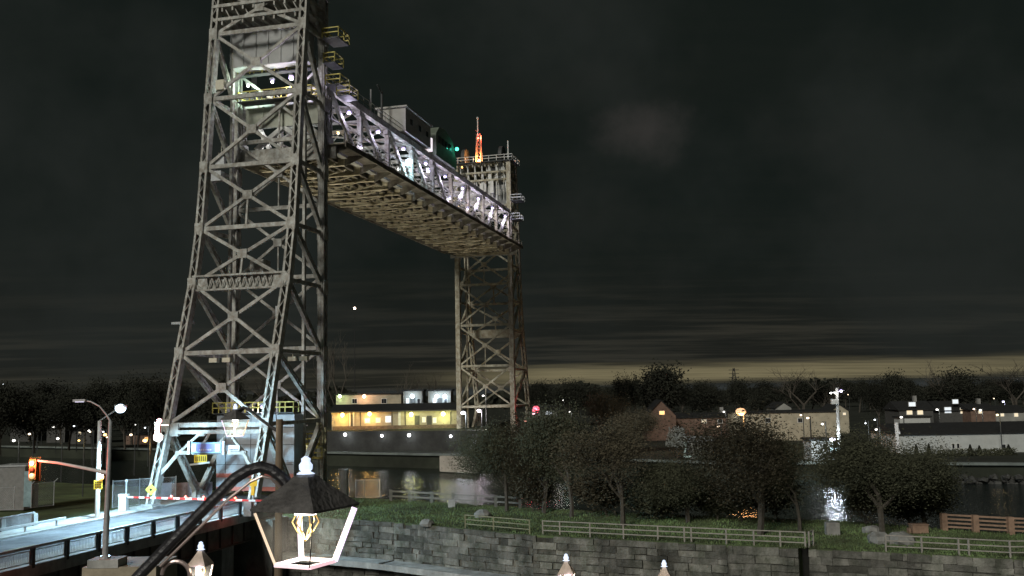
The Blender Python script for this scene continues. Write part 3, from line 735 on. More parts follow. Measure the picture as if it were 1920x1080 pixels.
# leg-mounted signal at the portal
ls = thing('leg_signal', P(297, 800, 90), 'red signal lamp and bell cluster fixed to the left portal leg', 'signal')
mb = MB(); mb.box(P(296, 804, 90), (.45, .35, 1.2)); mb.box(P(304, 797, 90), (1.2, .1, .1)); mb.cyl(P(296, 820, 90), P(297, 820, 89.7), .45, 14); mb.build('housing', mat('rusty_housing', (.3, .2, .14), .7), ls)
mb = MB(); mb.ball(P(299, 789, 89.7), .24); o = mb.build('lens', emat('pink_lamp', (1, .35, .4), 4), ls); light(o, P(299, 789, 89), 200, (1, .3, .3), .2)

# ------------------------------------------------------------------ fences
def chain_fence(pts, h, label, name='chain_link_fence', step=2.4, arm=False):
    root = thing(name, pts[0], label, 'fence')
    mb = MB()
    for a, b_ in zip(pts[:-1], pts[1:]):
        for rz in (.05, h): mb.beam(a+Vector((0, 0, rz)), b_+Vector((0, 0, rz)), .05)
    mb.build('rail', galv, root)
    for a, b_ in zip(pts[:-1], pts[1:]):
        n = max(1, int((b_-a).length/step))
        for k in range(n+1):
            q = a+(b_-a)*k/n; mb = MB(); mb.cyl(q, q+Vector((0, 0, h+.1)), .05, 6)
            if arm: mb.beam(q+Vector((0, 0, h)), q+Vector((.35, 0, h+.35)), .05)
            mb.build('post', galv, root)
    mb = MB()
    for a, b_ in zip(pts[:-1], pts[1:]):
        Ls = (b_-a).length; d = (b_-a).normalized(); s = -h
        while s < Ls:
            for sg in (1, -1):
                s0, s1 = max(s, 0), min(s+h, Ls)
                if s1 > s0:
                    z0, z1 = (s0-s), (s1-s)
                    if sg < 0: z0, z1 = h-z0, h-z1
                    mb.beam(a+d*s0+Vector((0, 0, z0)), a+d*s1+Vector((0, 0, z1)), .011)
            s += .16
    mb.build('mesh', galv, root); return root
def at0(px, d, z=ZR): q = P(px, 900, d); q.z = z; return q
chain_fence([at0(212, 97), at0(262, 99), at0(330, 101)], 2.6, 'tall chain link fence behind the barrier gate left of the portal', arm=False)
chain_fence([at0(60, 98), at0(102, 100)], 2.4, 'chain link fence running right from the grey shed at far left', arm=True)
chain_fence([at0(-30, 96), at0(28, 97)], 2.2, 'chain link fence in front of the grey shed', arm=False)
chain_fence([at0(667, 108, ZL), at0(683, 108, ZL), at0(712, 108, ZL)], 1.9, 'short chain link fence on the canal bank right of the near tower')
# corrugated hoarding
hr = thing('hoarding', at0(345, 104), 'grey and rusty corrugated panels behind the portal legs', 'hoarding')
for x0, x1, m_, nm in ((292, 322, mat('zinc', (.30, .30, .33), .5, .2, 2), 0), (322, 352, mat('rust_sheet', (.28, .19, .16), .7, .3, 2), 1), (352, 398, mat('zinc', (.3, .3, .33)), 2)):
    mb = MB(); a, b_ = at0(x0, 104), at0(x1, 105); n = 24
    for k in range(n): 
        q = a+(b_-a)*(k+.5)/n; mb.box(q+Vector((0, .04*(k % 2), .8)), ((b_-a).length/n, .04, 1.75), b_-a)
    mb.build('panel', m_, hr)
# shed and skip left
sh = thing('shed', at0(32, 101, ZL), 'small grey flat metal shed beyond the parapet at far left', 'shed')
mb = MB(); mb.box(at0(33, 102, .75), (3.0, 3.0, 4.4)); mb.build('wall', mat('shed_grey', (.22, .22, .21), .7, .2), sh)
mb = MB(); mb.box(at0(33, 102, 3.05), (3.3, 3.3, .14)); mb.build('roof', galv, sh)
mb = MB(); mb.box(at0(53, 100.4, .7), (.8, .1, 3.6)); mb.build('door', mat('door_teal', (.25, .36, .38), .6), sh)

def rail_fence(pts, label, posts, rails=(.35, .72, 1.08), h=1.12, m=paint_w, wr=.07, wp=.1, zb=ZL, name='rail_fence'):
    root = thing(name, pts[0], label, 'fence')
    for rz in rails:
        mb = MB()
        for a, b_ in zip(pts[:-1], pts[1:]): mb.beam(a+Vector((0, 0, rz)), b_+Vector((0, 0, rz)), wr*.7, wr)
        mb.build('rail', m, root)
    for q in posts:
        mb = MB(); mb.box(q+Vector((0, 0, h/2)), (wp, wp, h)); mb.build('post', m, root)
    return root
def on_wall(px):
    xs = [p[0] for p in wall_px]; ys = [p[1] for p in wall_px]; q = G(px, float(np.interp(px, xs, ys)), ZL); q.y += .35; return q
pw = mat('dull_white_rail', (.34, .32, .28), .7, .25, 2)
rail_fence([on_wall(x) for x in (872, 925, 993)], 'short faint rail fence on the wall edge below the open lawn', [on_wall(x) for x in (872, 925, 993)], m=mat('mossy_rail', (.26, .26, .17), .7, .25))
xs_ = (1018, 1050, 1107, 1170, 1235, 1285, 1298, 1364, 1416, 1466, 1513)
rail_fence([on_wall(x) for x in xs_], 'long three rail pipe fence along the wall edge under the trees', [on_wall(x) for x in xs_], m=pw)
rail_fence([on_wall(1522)+Vector((0, .2, 0)), on_wall(1538)+Vector((0, 1.2, 0))], 'tiny gate like rail section beside the gap in the wall', [on_wall(1522)+Vector((0, .2, 0)), on_wall(1538)+Vector((0, 1.2, 0))], m=pw)
xs_ = (1665, 1733, 1803, 1822, 1900, 1960)
rail_fence([on_wall(x)+Vector((0, 0, 0)) for x in xs_], 'three rail pipe fence on the wall edge at lower right', [on_wall(x) for x in xs_], m=pw)
def on_edge(px, dy=1.0):
    xs = [p[0] for p in edge_px][::-1]; ys = [p[1] for p in edge_px][::-1]; q = G(px, float(np.interp(px, xs, ys)), ZL); q.y -= dy; return q
xs_ = (735, 770, 811, 851, 893, 930, 975)
rail_fence([on_edge(x) for x in xs_], 'pale timber rail fence at the canal edge behind the open lawn', [on_edge(x) for x in xs_], rails=(.5, 1.0), h=1.15, m=mat('weathered_rail', (.15, .15, .13), .8, .25), wr=.16, wp=.3)
xs_ = (1760, 1818, 1883, 1945)
rail_fence([on_edge(x) for x in xs_], 'brown four rail timber fence at the canal edge far right', [on_edge(x) for x in xs_], rails=(.3, .6, .9, 1.2), h=1.3, m=wood, wr=.13, wp=.42)
# stone bollards, boxes on the lawn
mb = MB(); q = on_edge(851, 3.4); mb.prism([(q.x-.35, q.y-.3), (q.x+.35, q.y-.3), (q.x+.3, q.y+.3), (q.x-.3, q.y+.3)], ZL, ZL+.7); tag(mb.build('marker_stone', concrete_l), 'pale marker stone on the lawn in front of the timber fence', 'marker stone')
mb = MB(); q = G(1723, 1000, ZL); mb.box(q+Vector((0, 0, .35)), (1.2, .7, .6)); mb.box(q+Vector((0, 0, .68)), (1.3, .8, .08)); mb.box(q+Vector((-.75, 0, .2)), (.15, .5, .4)); tag(mb.build('litter_bin', wood), 'orange brown box on the grass behind the lower right fence', 'box')
mb = MB(); q = G(1560, 1003, ZL); mb.prism([(q.x-.5, q.y-.4), (q.x+.5, q.y-.4), (q.x+.42, q.y+.4), (q.x-.42, q.y+.4)], ZL, ZL+.95); tag(mb.build('mooring_block', concrete), 'squat concrete mooring block on the lawn below the lamp reflection', 'mooring block')
rocks = [(1635, 1000, .7, 'flat pale boulder beside the right hand tree'), (1650, 1018, .9, 'rounded boulder at the foot of the right hand tree'), (1690, 1020, 1.0, 'mossy boulder near the start of the lower right fence'), (905, 970, .8, 'dark boulder in the middle of the open lawn'), (800, 985, .6, 'small reddish rock near the left end of the lawn')]
for x, y, r, lb in rocks:
    q = G(x, y, ZL); mb = MB(); mb.ball(q+Vector((0, 0, r*.3)), r, 9, 6, .55)
    mb.v = [(a+rnd.uniform(-.1, .1), b+rnd.uniform(-.1, .1), c+rnd.uniform(-.08, .08)) for a, b, c in mb.v]
    tag(mb.build('boulder', concrete), lb, 'boulder')
# yellow stair tower and tank by the canal leg
st = thing('access_stair', B(1.8, -2, -1), 'yellow railed steel access stair beside the canal leg of the near tower', 'stair')
def Bp(px, py): return P(px, py, 107)
for (x0, x1, yy) in ((574, 601, 832), (583, 606, 858)):
    a, b_ = Bp(x0, yy), Bp(x1, yy); mb = MB(); mb.box((a+b_)/2, ((b_-a).length, 1.4, .18), b_-a); o = mb.build('landing', paint_y, st)
    mb = MB(); o1, o2 = Vector((0, -.7, 0)), Vector((0, .7, 0)); railing(mb, [a+o2, a+o1, b_+o1, b_+o2, a+o2], r=.04, step=.8); mb.build('railing', paint_y, o)
mb = MB(); a, b_ = Bp(598, 834), Bp(570, 860)
for o1 in (Vector((0, -.4, 0)), Vector((0, .4, 0))): mb.beam(a+o1, b_+o1, .06, .25)
for k in range(9): mb.box(a+(b_-a)*(k+.5)/9, (.3, .8, .05))
for o1 in (Vector((0, -.4, .9)),): mb.beam(a+o1, b_+o1, .05)
mb.build('flight', paint_y, st)
mb = MB()
for x in (576, 600): 
    q = Bp(x, 834); mb.beam(q, Vector((q.x, q.y, -1)), .14)
mb.build('post', galv, st)
q = Bp(585, 880); mb = MB(); mb.cyl(Vector((q.x, q.y, -1.2)), Vector((q.x, q.y, 2.7)), .95, 20); tag(mb.build('tank', galv), 'upright grey tank below the yellow stair', 'tank')
q = Bp(642, 895); mb = MB(); mb.cyl(Vector((q.x, q.y+1, -1.6)), Vector((q.x, q.y+1, 1.5)), .5, 14); mb.box(Vector((q.x, q.y+1, 1.55)), (1.1, 1.1, .12)); tag(mb.build('mooring_post', concrete), 'stubby grey post on the bank right of the near tower', 'post')
# lit control cabin at the pier, seen between leg and stair
cc = thing('control_kiosk', at0(548, 108), 'narrow grey kiosk lit warm from above beside the canal leg', 'kiosk')
mb = MB(); a = P(549, 840, 108); mb.box((a.x, a.y, 2.6), (2.4, 2.4, 7.4)); mb.build('wall', mat('kiosk_grey', (.4, .4, .36), .7, .15), cc)
mb = MB(); mb.box((a.x, a.y, 6.4), (2.7, 2.7, .18)); mb.build('roof', galv, cc)
tlamp(cc, P(545, 824, 106.2), LW, .12, 260, (1, .9, .55))

# ------------------------------------------------------------------ heritage lanterns
lampglass = bpy.data.materials.new('lantern_glass'); lampglass.use_nodes = True
t_ = lampglass.node_tree; b_ = t_.nodes['Principled BSDF']; t_.nodes.remove(b_)
tr = t_.nodes.new('ShaderNodeBsdfTransparent'); gl_ = t_.nodes.new('ShaderNodeBsdfDiffuse')
mx = t_.nodes.new('ShaderNodeMixShader'); mx.inputs[0].default_value = .025; tr.inputs[0].default_value = (.93, .93, .88, 1)
nz = t_.nodes.new('ShaderNodeTexNoise'); nz.inputs['Scale'].default_value = 6
t_.links.new(tr.outputs[0], mx.inputs[1]); t_.links.new(gl_.outputs[0], mx.inputs[2]); t_.links.new(mx.outputs[0], t_.nodes['Material Output'].inputs[0])
barw = emat('frame_painted_glow', (.90, .68, 1.0), 1.45); bar2 = emat('frame_painted_warm_glow', (1, .70, .42), .75); finm = emat('finial_painted_glow', (.62, .74, 1), 1.15)  # emission stands in for lamp light caught by the frame bars and finial
botm = emat('frame_painted_pink_glow', (1, .62, .68), 1.0); roofm = mat('lantern_roof', (.11, .105, .10), .5, .4, 5, .3)  # bottom rails glow too, in place of the light they catch
def lantern(root, c, wt, wb, h, rot, strong=True, pwr=25, rs=None):
    rs = rs or roofm
    """c = centre of the roof rim; wt / wb half widths at top / bottom, tapered square lantern under a bell roof"""
    c = Vector(c); def_ = lambda r, z, k: c+Vector((r*C(rot+math.pi/2*k), r*S(rot+math.pi/2*k), z))
    mb = MB(); prof = [(1.08, -.012), (1.09, .012), (.97, .06), (.62, .19), (.36, .29), (.26, .345), (.13, .375)]
    vs = [def_(wt*r, z*h/.62, k) for r, z in prof for k in range(4)]; fs = [(j*4+k, j*4+(k+1) % 4, (j+1)*4+(k+1) % 4, (j+1)*4+k) for j in range(len(prof)-1) for k in range(4)]
    mb.add(vs, fs+[(3, 2, 1, 0), tuple(len(vs)-4+i for i in range(4))]); mb.build('roof', rs, root)
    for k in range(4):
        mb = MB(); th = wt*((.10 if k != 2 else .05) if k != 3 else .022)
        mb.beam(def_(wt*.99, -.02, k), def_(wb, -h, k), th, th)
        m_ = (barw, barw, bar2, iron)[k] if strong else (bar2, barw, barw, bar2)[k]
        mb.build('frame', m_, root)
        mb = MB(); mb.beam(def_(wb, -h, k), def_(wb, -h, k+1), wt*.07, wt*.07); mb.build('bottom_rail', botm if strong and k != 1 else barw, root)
    mb = MB()
    for k in range(4): mb.add([def_(wt*.97, -.02, k), def_(wt*.97, -.02, k+1), def_(wb*.97, -h, k+1), def_(wb*.97, -h, k)], [(0, 1, 2, 3)])
    mb.build('glass', lampglass, root)
    ft = c+Vector((0, 0, .375*h/.62))
    mb = MB(); q = h/.62
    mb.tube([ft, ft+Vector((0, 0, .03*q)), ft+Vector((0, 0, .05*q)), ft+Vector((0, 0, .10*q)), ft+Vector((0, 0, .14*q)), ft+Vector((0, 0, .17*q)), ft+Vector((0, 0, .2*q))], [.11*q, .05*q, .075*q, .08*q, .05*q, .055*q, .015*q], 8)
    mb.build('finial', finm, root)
    mb = MB(); mb.cyl(c+Vector((0, 0, -.005)), c+Vector((0, 0, -.045)), wt*.22, 14); mb.build('light_engine', emat('led_ring', (1, .9, .85), 6), root)
    mb = MB()
    for k in range(6): 
        a1 = k*1.05; mb.tube([c+Vector((.06*C(a1), .06*S(a1), -.04)), c+Vector((.085*C(a1), .085*S(a1), -.09)), c+Vector((.05*C(a1+.4), .05*S(a1+.4), -.15)), c+Vector((0, 0, -.21))], .0045, 5)
    mb.build('burner', mat('brass', (.7, .5, .2), .3, .1, metal=.6, emit=(1, .6, .2), es=.35), root)
    light(root, c+Vector((0, 0, -.2)), pwr, (1, .88, .72), .06)
D = 6.2
c1 = P(573, 951, D)
ln = thing('street_lantern', Vector((c1.x, c1.y, 2.3)), 'large black heritage lantern hanging from a curved arm in the foreground', 'street lantern')
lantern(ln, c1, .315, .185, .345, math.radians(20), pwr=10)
arm = [P(x, y, D) for x, y in ((215, 1130), (262, 1078), (330, 1008), (400, 937), (440, 897), (466, 881), (490, 875), (510, 881), (528, 895), (543, 912), (552, 930))]
mb = MB(); mb.tube(arm, .036, 12); mb.build('arm', iron, ln)
mb = MB(); mb.tube([P(x, y, D-.03) for x, y in ((300, 1062), (370, 993), (430, 934), (470, 903), (492, 893), (508, 897), (530, 918))], .009, 8); mb.build('arm_rod', mat('worn_iron', (.35, .28, .26), .3, .2, 5, metal=.5), ln)
mb = MB(); mb.tube([P(330+26*C(t), 1078+26*S(t), D) for t in np.linspace(math.pi*1.0, math.pi*2.05, 12)], .014, 8); mb.build('scroll', mat('worn_iron', (.35, .28, .26)), ln)
pb_ = P(215, 1130, D); mb = MB(); mb.tube([(pb_.x-.05, pb_.y, 2.3), (pb_.x-.05, pb_.y, 2.8), (pb_.x-.05, pb_.y, pb_.z-.02)], [.11, .07, .05], 12); mb.build('post', iron, ln)
# second lantern on its pole
D = 21.5
c2 = P(441, 786, D)
l2 = thing('street_lantern', Vector((P(522, 800, D).x, P(522, 800, D).y, 2.3)), 'black heritage lantern on a tall brown pole in front of the bridge portal', 'street lantern')
lantern(l2, c2, .29, .17, .37, math.radians(20), strong=False, pwr=30)
brown = mat('brown_pole', (.16, .12, .08), .6, .2)
mb = MB(); pq = P(524, 786, D); mb.tube([(pq.x, pq.y, 2.3), (pq.x, pq.y, pq.z)], [.1, .075], 12); mb.build('post', brown, l2)
mb = MB(); mb.tube([P(x, y, D) for x, y in ((525, 812), (505, 798), (480, 780), (466, 768), (456, 764), (447, 768), (442, 776))], .035, 8); mb.build('arm', iron, l2)
# three lanterns whose tops reach into the bottom of the frame
for x, y, d, lb in ((376, 1046, 16, 'pale lit lantern top poking up at the bottom left of the foreground lantern'),
                    (1062, 1062, 19, 'bright lantern top at the bottom edge, left one of the pair under the wall'),
                    (1246, 1072, 20, 'bright lantern top at the bottom edge, right one of the pair under the wall')):
    c = P(x, y+13, d); lo = thing('street_lantern', Vector((c.x, c.y, 2.3)), lb, 'street lantern', 'lanterns along the quay promenade')
    lantern(lo, c, .2, .12, .40, math.radians(35), strong=False, pwr=40, rs=mat('lantern_roof_painted_light', (.62, .50, .40), .5, .2, 8))  # pale roof colour carries the lamp light falling on it
    mb = MB(); mb.tube([(c.x, c.y, 2.3), (c.x, c.y, 2.9), (c.x, c.y, c.z-.38)], [.1, .05, .04], 10); mb.build('post', iron, lo)
    mb = MB(); mb.box(c+Vector((.03, -.2, -.12)), (.06, .04, .24)); mb.build('light_tube', emat('violet_tube', (.85, .75, 1), 12), lo)

# ------------------------------------------------------------------ trees
def tree_meshes(seed, leafy, H=8.0, R=3.3, nleaf=5200, twigs=1, trunk=.2, lf=1.0):
    r = random.Random(seed); br = MB(); tips = []
    def grow(p, d, l, rad, lev):
        pts = [p]; q = p.copy(); dd = d.copy()
        for k in range(3):
            dd = (dd+Vector((r.uniform(-1, 1), r.uniform(-1, 1), r.uniform(-.4, .9)))*.16).normalized(); q = q+dd*l/3; pts.append(q.copy())
        br.tube(pts, [rad, rad*.85, rad*.7, rad*.55], 5 if lev < 2 else 3, cap=False)
        if lev >= (4 if twigs else 3): tips.append(q); return
        n = r.choice((3, 4)) if lev < 3 else 3
        for k in range(n):
            a = r.uniform(0, 6.28); t = r.uniform(.35, .95); b0 = pts[min(3, 1+int(t*3))]
            nd_ = (dd+Vector((C(a), S(a), r.uniform(-.1, .35)))*r.uniform(.55, 1.0)).normalized()
            grow(b0.copy(), nd_, l*r.uniform(.6, .8), rad*.5, lev+1)
        tips.append(q)
    grow(Vector((0, 0, 0)), Vector((0, 0, 1)), H*.30, trunk, 0)
    # fit envelope
    V = np.array(br.v); top = V[:, 2].max(); rad = np.percentile(np.hypot(V[:, 0], V[:, 1]), 98)
    sc = np.array([R/rad, R/rad, H/top]); lowm = V[:, 2] < H*.15
    Vs = V*np.where(lowm[:, None], np.array([1, 1, H/top]), sc); br.v = [tuple(x) for x in Vs]
    tips = [Vector((t.x*sc[0], t.y*sc[1], t.z*sc[2])) for t in tips]
    cr = MB()
    if leafy:
        tips = [t for t in tips if t.z > H*.16]
        for k in range(nleaf):
            t = r.choice(tips); s_ = R*.22
            c = t+Vector((r.gauss(0, s_), r.gauss(0, s_), r.gauss(-.35, s_*1.15)))
            if c.z < H*.10: continue
            a = Vector((r.uniform(-1, 1), r.uniform(-1, 1), r.uniform(-1, 1))).normalized(); b = a.orthogonal().normalized(); l = r.uniform(.05, .13)*lf
            cr.add([c-a*l, c+b*l*.55, c+a*l, c-b*l*.55], [(0, 1, 2, 3)])
    return br, cr
TP = {}
SH = 1
def tree_proto(key, seed, leafy, m, **k):
    br, cr = tree_meshes(seed, leafy, **k)
    def me(mb, nm, mm):
        x = bpy.data.meshes.new(nm); x.from_pydata(mb.v, [], mb.f); x.materials.append(mm); return x
    TP[key] = (me(br, 'trunk', bark), me(cr, 'crown', m) if leafy else None)
for i, sd_ in enumerate((11, 12, 15)): tree_proto('d%d' % i, sd_, True, leaf_d, nleaf=36000, lf=.8)
tree_proto('b0', 21, True, leaf_b, nleaf=30000, lf=.8); tree_proto('b1', 27, True, leaf_b, nleaf=24000, lf=.75)
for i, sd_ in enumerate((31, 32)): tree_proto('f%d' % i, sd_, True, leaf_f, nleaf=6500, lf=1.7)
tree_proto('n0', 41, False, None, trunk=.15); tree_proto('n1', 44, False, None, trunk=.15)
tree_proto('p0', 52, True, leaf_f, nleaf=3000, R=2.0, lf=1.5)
tree_proto('s0', 61, True, leaf_d, nleaf=15000, lf=2.2, trunk=.12); tree_proto('s1', 66, True, leaf_b, nleaf=13000, lf=2.2, trunk=.12)
for k_ in ('s0', 's1'):
    for me_ in TP[k_]:
        for v_ in me_.vertices: v_.co.z = max(0, v_.co.z-1.4)*8/6.6
tn = 0
def tree(key, base, h, wd, label, group=None, cat='tree', name='tree'):
    global tn; tn += 1
    o = bpy.data.objects.new(name, None); col.objects.link(o); o.location = base; o.rotation_euler.z = tn*1.7; ORG[o.name] = tuple(base)
    R0 = 2.0 if key == 'p0' else 3.3
    o.scale = (wd/2/R0, wd/2/R0, h/8); tag(o, label, cat, group)
    for nm, me in zip(('trunk', 'crown'), TP[key]):
        if me:
            c = bpy.data.objects.new(nm, me); col.objects.link(c); c.parent = o
    return o
GN = 'trees on the lawn by the wall'
for key, x, y, top, wpx, lb in (
    ('d0', 950, 958, 808, 135, 'leftmost dark leafy tree on the lawn, beside the end of the timber fence'),
    ('b0', 1020, 962, 782, 150, 'dark tree on the lawn right of the leftmost tree'),
    ('d1', 1072, 970, 776, 140, 'tall dark tree standing among the two black trunks with light behind'),
    ('b1', 1168, 988, 792, 180, 'brownish tree with a pale trunk behind the long pipe fence'),
    ('d2', 1290, 980, 862, 150, 'low dark tree between the pale trunk tree and the big rusty tree'),
    ('b0', 1425, 1004, 780, 220, 'big rusty green tree below the orange street lamp'),
    ('d1', 1500, 996, 830, 130, 'dark tree just left of the bright lamp reflection'),
    ('d0', 1655, 1008, 822, 190, 'large dark tree right of the bright lamp reflection'),
    ('d2', 1735, 985, 850, 150, 'broad dark tree nearest the brown timber fence')):
    q = G(x, y, ZL); z = P(x, top, q.y).z; tree(key, q, (z-ZL)*.95, wpx/1800*q.y*1.04, lb, GN)
for x, y, top, wpx, lb in ((1000, 958, 905, 90, 'added low dark shrub at the canal edge between the two leftmost tree trunks'), (1140, 968, 900, 100, 'added low shrub left of the pale trunk'), (1235, 972, 898, 110, 'added low shrub right of the pale trunk'),
    (1345, 975, 900, 110, 'added low shrub left of the big rusty tree trunk'), (1392, 978, 905, 90, 'added low shrub just behind the big rusty tree trunk'), (1460, 978, 900, 100, 'added low shrub right of the big rusty tree trunk'), (1622, 985, 905, 60, 'added low shrub just right of the lamp reflection'), (1705, 985, 905, 110, 'added low shrub behind the right hand tree trunks')):
    q = G(x, y, ZL); z = P(x, top, q.y).z; tree('s0' if x % 2 else 's1', q, z-ZL, wpx/1800*q.y, lb, 'added shrubs along the canal edge', 'shrub', 'shrub')  # shrubs added to hide lamp reflections on the water behind
# trees across the canal
far_list = [
    ('f0', 1262, 698, 112, 235, 'big round dark tree behind the gabled brick house', None),
    ('n0', 1500, 680, 120, 240, 'large bare branched tree rising left of the pole', None),
    ('n1', 1545, 700, 90, 245, 'bare spreading tree just left of the utility pole', None),
    ('n1', 1780, 668, 150, 250, 'tall bare tree above the lit houses at right', None),
    ('f1', 1785, 700, 110, 255, 'dense dark tree behind the lit houses at right', None),
    ('n0', 1900, 672, 120, 250, 'bare tree at the right edge of the view', None),
    ('f1', 1645, 716, 52, 240, 'small dark tree right of the utility pole', None),
    ('f0', 1690, 710, 60, 240, 'rounded dark tree between the pole and the lit houses', None),
    ('p0', 1163, 702, 34, 250, 'slim tall tree, left one of the pair beside the round tree', None),
    ('p0', 1190, 705, 30, 252, 'slim tall tree, right one of the pair beside the round tree', None),
    ('b1', 1120, 742, 90, 190, 'reddish tree lit by the red signal across the canal', None),
    ('b1', 1185, 775, 90, 165, 'pale bushy tree below the gabled brick house', None),
    ('n0', 632, 618, 90, 215, 'tall pale bare tree right behind the near tower leg', None),
    ('n1', 735, 678, 110, 240, 'bare dark tree above the long lit building', None),
    ('n0', 800, 690, 80, 235, 'bare tree above the blue lit house', None),
    ('n1', 520, 680, 110, 230, 'bare tree seen between the near tower legs', None),
    ('f0', 1055, 722, 70, 300, 'low dark tree right of the red signal', None),
    ('f1', 1010, 728, 60, 310, 'low dark tree behind the red signal', None),
    ('f0', 1340, 738, 70, 300, 'low dark tree behind the orange street lamp', None),
    ('f1', 1430, 732, 70, 310, 'low dark tree between the orange lamp and the bare tree', None)]
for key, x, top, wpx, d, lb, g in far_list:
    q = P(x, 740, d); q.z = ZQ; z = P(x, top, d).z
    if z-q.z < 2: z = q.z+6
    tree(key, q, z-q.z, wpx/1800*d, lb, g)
r5 = random.Random(8)
for k in range(26):
    x = -40+k*16+r5.uniform(-6, 6)+(0 if k < 24 else 60); d = r5.uniform(190, 330); top = 742-x*.03+r5.uniform(-18, 16)
    q = P(x, 740, d); q.z = ZQ; z = max(P(x, top, d).z, 6); tree(r5.choice(('f0', 'f1', 'n0', 'f1')), q, z-q.z, r5.uniform(50, 95)/1800*d, 'dark tree in the unlit town beyond the approach road at left', 'dark trees of the left town')
for k in range(40):
    x = 990+k*24+r5.uniform(-8, 8); d = r5.uniform(340, 520); q = P(x, 740, d); q.z = ZQ; z = P(x, 728-(x-1000)*.008+r5.uniform(-7, 6), d).z
    tree(r5.choice(('f0', 'f1')), q, max(z-q.z, 7), r5.uniform(40, 62)/1800*d, 'small dark tree in the distant tree line on the horizon', 'distant horizon trees')
# far woods that read as one dark mass
mb = MB(); r6 = random.Random(5)
for k in range(9000):
    x = r6.uniform(-300, 2200); d = r6.uniform(620, 760); q = P(x, 740, d); zt_ = 9.0+4*S(x*.013)+2.5*S(x*.041+1)
    c = Vector((q.x, q.y, r6.uniform(ZQ, zt_))); a = Vector((r6.uniform(-1, 1), r6.uniform(-.5, .5), r6.uniform(-1, 1))).normalized(); b = a.orthogonal().normalized(); l = r6.uniform(1.2, 3)
    mb.add([c-a*l, c+b*l, c+a*l, c-b*l], [(0, 1, 2, 3)])
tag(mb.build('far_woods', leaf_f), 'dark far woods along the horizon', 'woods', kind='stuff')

# ------------------------------------------------------------------ buildings across the canal
winw = emat('warm_window', (1, .78, .45), .75); winc = emat('cool_window', (.8, .9, 1), .8); wino = emat('orange_window', (1, .45, .1), 2.5)
def building(x0, x1, ybase, yeave, ytop, d, wallm, label, windows=(), depth=8, zb=ZQ, gable=False, name='house', rm=roof_d, cat='house', flat=False, wm=None, chimney=False):
    a = P(x0, ybase, d); b = P(x1, ybase, d); zb = min(zb, a.z) if zb is not None else a.z
    ze = P((x0+x1)/2, yeave, d).z; zt_ = P((x0+x1)/2, ytop, d).z; W_ = b.x-a.x; cx = (a.x+b.x)/2
    root = thing(name, (cx, d+depth/2, zb), label, cat)
    mb = MB(); mb.box((cx, d+depth/2, (zb+ze)/2), (W_, depth, ze-zb))
    if gable: mb.add([(a.x, d, ze), (b.x, d, ze), (cx, d, zt_), (a.x, d+depth, ze), (b.x, d+depth, ze), (cx, d+depth, zt_)], [(0, 1, 2), (5, 4, 3)])
    mb.build('wall', wallm, root)
    mb = MB(); o = .35
    if flat: mb.box((cx, d+depth/2, ze+.15), (W_+.6, depth+.6, .3))
    elif gable:
        for s in (0, 1):
            e = Vector((b.x if s else a.x, 0, ze)); t = Vector((cx, 0, zt_)); dv = (e-t); dv = dv+dv.normalized()*o
            mb.beam(Vector((cx, d+depth/2, zt_+.12)), Vector((cx, d+depth/2, zt_+.12))+dv, depth+2*o, .16)
    else:
        mb.add([(a.x-o, d-o, ze), (b.x+o, d-o, ze), (b.x+o, d+depth/2, zt_), (a.x-o, d+depth/2, zt_), (a.x-o, d+depth+o, ze), (b.x+o, d+depth+o, ze), (a.x-o, d-o, ze-.15), (b.x+o, d-o, ze-.15)],
               [(0, 1, 2, 3), (3, 2, 5, 4), (0, 3, 4), (1, 5, 2), (6, 7, 1, 0), (6, 4, 5, 7)])
    ro = mb.build('roof', rm, root)
    if chimney: mb = MB(); mb.box((cx+W_*.2, d+depth/2, zt_+.3), (.7, .7, 1.6)); mb.build('chimney', concrete, ro)
    for wdw in windows:
        x, y, w_, h_, m_ = wdw; q = P(x, y, d); mb = MB(); W2, H2 = w_/1800*d, h_/1800*d
        mb.box((q.x, d-.03, q.z), (W2+.2, .10, H2+.2)); f = mb.build('window', paint_w, root)
        mb = MB(); 
        for sx in (-.5, .5): mb.box((q.x+sx*W2*.5, d-.1, q.z), (W2*.46, .05, H2))
        mb.build('pane', m_, f)
    return root
cream = mat('cream_wall', (.42, .38, .28), .8, .2, .6); greyw = mat('grey_siding', (.30, .30, .27), .8, .2, .6); brick = mat('red_brick', (.18, .12, .09), .85, .25, 1.2)
white_s = mat('white_siding', (.46, .48, .46), .7, .12, .5); dkw = mat('dark_siding', (.08, .08, .075), .8, .2)
# raised bank with its dark retaining wall and round lamps
rb = thing('retaining_wall', (P(750, 800, 186).x, 186, ZQ), 'dark retaining wall below the long lit building, with five round lamps', 'retaining wall')
mb = MB(); a, b_ = P(560, 810, 192), P(905, 812, 180); a.z = b_.z = .9; mb.box((a+b_)/2, ((b_-a).length, .6, 3.8), b_-a); mb.build('wall', mat('dark_wall', (.045, .046, .043), .9, .3, .5), rb)
mb = MB(); mb.prism([(a.x, a.y), (b_.x, b_.y), (b_.x+5, b_.y+70), (a.x-20, a.y+70)], -1.2, 2.75); mb.build('terrace', soil, rb)
for x, y, e in ((647, 815, 500), (716, 817, 200), (767, 816, 300), (845, 818, 120), (892, 829, 250)):
    t = (x-560)/345.; q = P(x, y, 192-12*t-1.0); mb = MB(); mb.ball(q, .33 if x in (647, 767) else .27, 10, 6); mb.beam(q, q+Vector((0, 1, 0)), .1); o = mb.build('round_lamp', emat('round_white', (.95, .97, 1), 6), rb); light(o, q+Vector((0, -.6, 0)), e*.3, (.9, .95, 1), .3)
